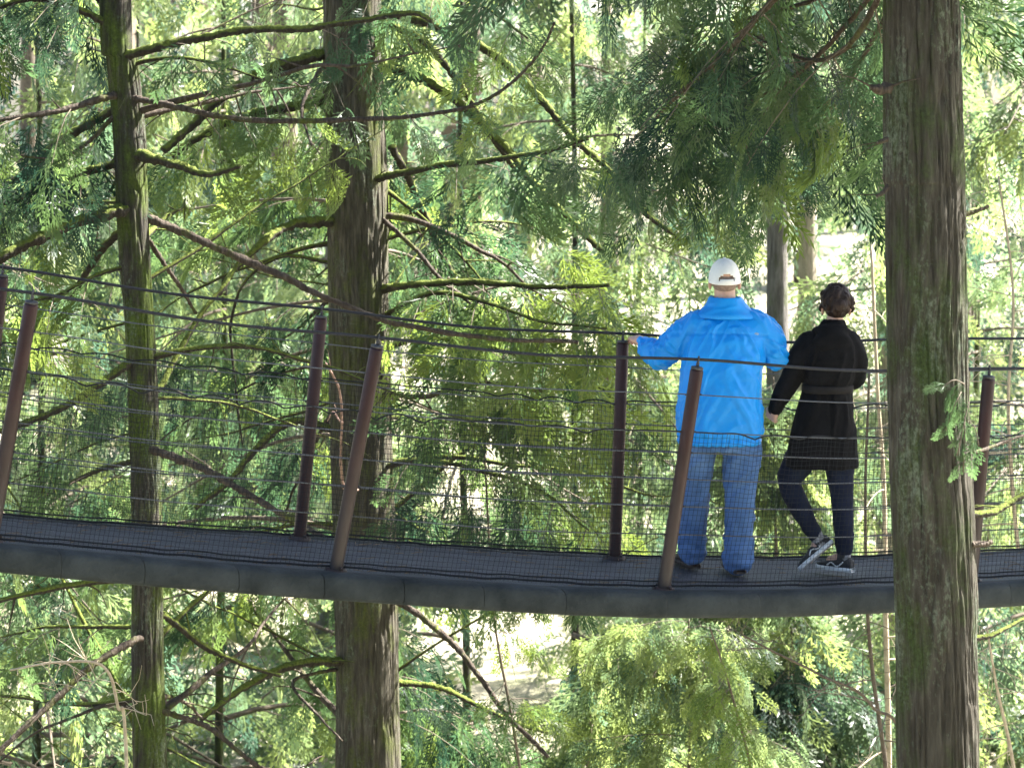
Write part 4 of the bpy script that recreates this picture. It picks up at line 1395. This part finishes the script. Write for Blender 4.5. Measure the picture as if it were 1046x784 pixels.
# ------------------------------------------------------------------ saplings and bare shrubs
def sapling(name, label, cat, pix, d0, d1, w0, w1, mat, leaf=None, tint=.6, size=(.14, .26), nb_=14, lb=(.25, .6), trunkmat=None, down=.3, group=None):
    pts = np.array([P(x, y, d) for (x, y), d in zip(pix, np.linspace(d0, d1, len(pix)))])
    x0, y0 = pts[0, 0], pts[0, 1]
    g = np.array([x0 + .1, y0, float(ground_z(x0, y0)) - .2])
    if g[2] < pts[0, 2] - .3:
        pts = np.vstack([g, pts])
    root = thing(name, label, cat, (0, 0, 0), group)
    r = np.random.default_rng(sum(map(ord, label)))
    path = catmull(pts, 40)
    rr = np.linspace(w0 * d0 / F / 2, w1 * d1 / F / 2, 40)
    mb = MB(); tube(mb, path, rr, 9, rough=.2); mb.build('stem', mat, root)
    mb = MB(); q = Sprays()
    for k in range(nb_):
        i = int(12 + 27 * (k + r.uniform(0, 1)) / nb_); i = min(i, 39)
        p = bough_path(path[i], r.uniform(0, 6.28), r.uniform(*lb) * (1.2 - .6 * i / 40), .35 - down + r.normal(0, .25), down, 8, r)
        tube(mb, p, np.linspace(max(rr[i] * .4, .003), .0018, 8), 5, 1, cap=False)
        if leaf:
            foliate(q, mb, p, r, t0=.15, gap=.07, twig=(.08, .26), size=size, sgap=.08, tint=tint, twigr=.002)
        else:
            for j in range(2, 8):
                dv = unit(r.normal(0, 1, 3) + [0, 0, .4]); l = r.uniform(.1, .35)
                tube(mb, np.array([p[j], p[j] + dv * l * .5 + r.normal(0, .02, 3), p[j] + dv * l]), [.0028, .002, .0012], 4, 1, cap=False)
    if leaf:
        q.merge(mb, SP_MID, r, 0)
    mb.build('foliage' if leaf else 'twigs', [leaf or mat, mat], root)
    return root


sapling('cedar_sapling', 'young cedar with reddish stem behind the netting left of the man', 'sapling', [(560, 1000), (545, 880), (524, 740), (506, 640), (499, 540), (494, 430), (497, 385)], 17.6, 17, 4, 1.5, M['twig'], M['leaf'], .75)
sapling('cedar_sapling', 'pale feathery young conifer below the deck under the man', 'sapling', [(706, 900), (704, 800), (706, 720), (702, 660), (704, 632)], 19, 19, 6, 1.5, M['twig'], M['leaf_far'], .7, (.2, .36), 26, (.5, 1.1))
sapling('cedar_sapling', 'lime green young cedar tips just under the deck below the leaning post', 'sapling', [(790, 950), (770, 800), (745, 700), (725, 640)], 16.5, 16.2, 5, 1.5, M['twig'], M['leaf_lime'], .6, (.14, .24), 9, (.25, .5))
sapling('cedar_sapling', 'dark young cedar filling the corner below the deck by the thick trunk', 'sapling', [(815, 900), (815, 780), (812, 700), (808, 640)], 23, 23, 7, 2, M['twig'], M['leaf_far'], .35, (.35, .6), 34, (.6, 1.4))
sapling('cedar_sapling', 'bright young conifer below the deck right of the stout ridged cedar', 'sapling', [(600, 930), (600, 800), (604, 720), (600, 660)], 21, 21, 7, 2, M['twig'], M['leaf_far'], .75, (.3, .5), 9, (.4, .9))
sapling('cedar_sapling', 'pale bushy young conifer behind the netting between the two people', 'sapling', [(792, 760), (794, 640), (792, 520), (790, 430), (790, 385)], 23.5, 23.5, 5, 1.5, M['twig'], M['leaf_far'], .65, (.3, .5), 26, (.5, 1.1))
sapling('bare_sapling', 'thin greenish bare stem close beside the thick trunk, running up past the deck', 'sapling', [(914, 900), (905, 784), (893, 700), (886, 620), (884, 500), (888, 380)], 18, 18, 6, 2.5, M['twig'], None, nb_=10, lb=(.3, .9))
sapling('bare_sapling', 'thin tan bare stem just left of the thick trunk behind the woman', 'sapling', [(905, 900), (908, 784), (905, 640), (903, 500), (896, 390), (890, 250)], 20, 20, 8, 3, M['twig_pale'], None, nb_=12, lb=(.3, 1.0))
sapling('bare_shrub', 'tangle of pale bare twigs at the right edge above the deck', 'shrub', [(1060, 700), (1040, 560), (1030, 420), (1035, 300), (1020, 180)], 17, 17, 6, 2, M['twig_pale'], None, nb_=26, lb=(.4, 1.1))
sapling('bare_shrub', 'tangle of pale bare twigs at the right edge below the deck', 'shrub', [(1050, 900), (1035, 780), (1018, 700), (1008, 640)], 16, 16, 6, 2, M['twig_pale'], None, nb_=18, lb=(.4, 1.0))
sapling('bare_shrub', 'leaning bare shoot crossing below the deck left of the thick trunk', 'shrub', [(930, 820), (890, 720), (840, 690), (790, 665), (758, 648)], 15.5, 15.5, 4, 2, M['twig'], None, nb_=9, lb=(.2, .6))
sapling('bare_shrub', 'pale dead twigs low at the left below the deck', 'shrub', [(130, 800), (120, 720), (105, 680), (60, 676), (10, 684)], 15.4, 15.2, 4, 2, M['twig_pale'], None, nb_=7, lb=(.2, .5))
# tall unseen conifers added beyond the right edge to shade the walkway
for i, (x, y, sc_, ci) in enumerate([(6.2, 16.9, 1.6, 0), (8.2, 18.1, 1.7, 1), (7.2, 17.1, 1.6, 2), (10.3, 19.4, 1.8, 3), (11.0, 19.9, 1.8, 1), (9.0, 18.6, 1.75, 2)]):
    root = thing('conifer_tree', 'unseen conifer added right of the walkway to shade it', 'tree', (x, y, float(ground_z(x, y))), 'conifers added at right for shade')
    root.rotation_euler = (0, 0, i * 1.9)
    root.scale = (sc_,) * 3
    link('trunk', TK[i % 2], root)
    link('crown', SHADE[ci % 2], root)
for i, (x, y, sc_) in enumerate([(-9, -6, 1.3), (-4.5, -9, 1.5), (.5, -11, 1.4), (5.5, -8.5, 1.5), (10, -5, 1.3), (-13, 0, 1.3), (13, 2, 1.3), (-7, -14, 1.6), (4, -16, 1.7)]):  # unseen trees added behind the viewpoint to darken light from there
    root = thing('conifer_tree', 'unseen conifer behind the viewpoint, added to darken the front light', 'tree', (x, y, float(ground_z(x, y))), 'unseen conifers behind the viewpoint')
    root.rotation_euler = (0, 0, i * 2.3)
    root.scale = (sc_,) * 3
    link('trunk', TK[i % 2], root)
    link('crown', CRD[i % 2], root)

mb = MB()
box(mb, (0, 60, 16), (150, 125, 15.5))
m, nt, out = mat_new('haze_air')
pv_ = nt.nodes.new('ShaderNodeVolumePrincipled')
pv_.inputs['Color'].default_value = (.92, .96, 1, 1); pv_.inputs['Density'].default_value = .00008; pv_.inputs['Anisotropy'].default_value = .3
nt.links.new(pv_.outputs[0], out.inputs['Volume'])
mb.build('haze', m, smooth=False, kind='stuff', label='pale sunlit air among the trees', cat='haze')

# ------------------------------------------------------------------ light, sky, camera
SUN_EL, SUN_AZ = R(46), R(64)     # azimuth clockwise from +Y: behind the scene, to the right
sdir = Vector((math.sin(SUN_AZ) * math.cos(SUN_EL), math.cos(SUN_AZ) * math.cos(SUN_EL), math.sin(SUN_EL)))
sl = bpy.data.lights.new('sun', 'SUN')
sl.energy = 5.0; sl.angle = R(.5); sl.color = (1, .965, .90)
so = bpy.data.objects.new('sun', sl)
so.rotation_euler = sdir.to_track_quat('Z', 'Y').to_euler()
so.location = (20, 20, 40)
COL.objects.link(so)
wd = bpy.data.worlds.new('World'); sc.world = wd; wd.use_nodes = True
nt = wd.node_tree
bgn = nt.nodes['Background']
sk = nt.nodes.new('ShaderNodeTexSky'); sk.sky_type = 'NISHITA'; sk.sun_disc = False
sk.sun_elevation = SUN_EL; sk.sun_rotation = SUN_AZ; sk.air_density = 1.0; sk.dust_density = 2.0
nt.links.new(sk.outputs[0], bgn.inputs['Color'])
bgn.inputs['Strength'].default_value = .05

cam = bpy.data.cameras.new('camera')
cam.sensor_width = 36; cam.sensor_fit = 'HORIZONTAL'
cam.lens = 36 * F / 1046
cam.shift_x = 0; cam.shift_y = -(392 - HY) / 1046
cam.clip_end = 600; cam.clip_start = .1
cam.dof.use_dof = True; cam.dof.focus_distance = 13.4; cam.dof.aperture_fstop = 4.5
co = bpy.data.objects.new('camera', cam)
co.location = (0, 0, CZ); co.rotation_euler = (R(90), 0, 0)
COL.objects.link(co); sc.camera = co

sc.view_settings.view_transform = 'Standard'
sc.view_settings.look = 'None'
sc.view_settings.gamma = 1
sc.view_settings.exposure = 3.3
sc.render.resolution_x, sc.render.resolution_y = 1024, 767
cy = sc.cycles
cy.max_bounces = 7; cy.diffuse_bounces = 4; cy.glossy_bounces = 2; cy.transmission_bounces = 4; cy.transparent_max_bounces = 6
cy.use_denoising = True
cy.sample_clamp_indirect = 8
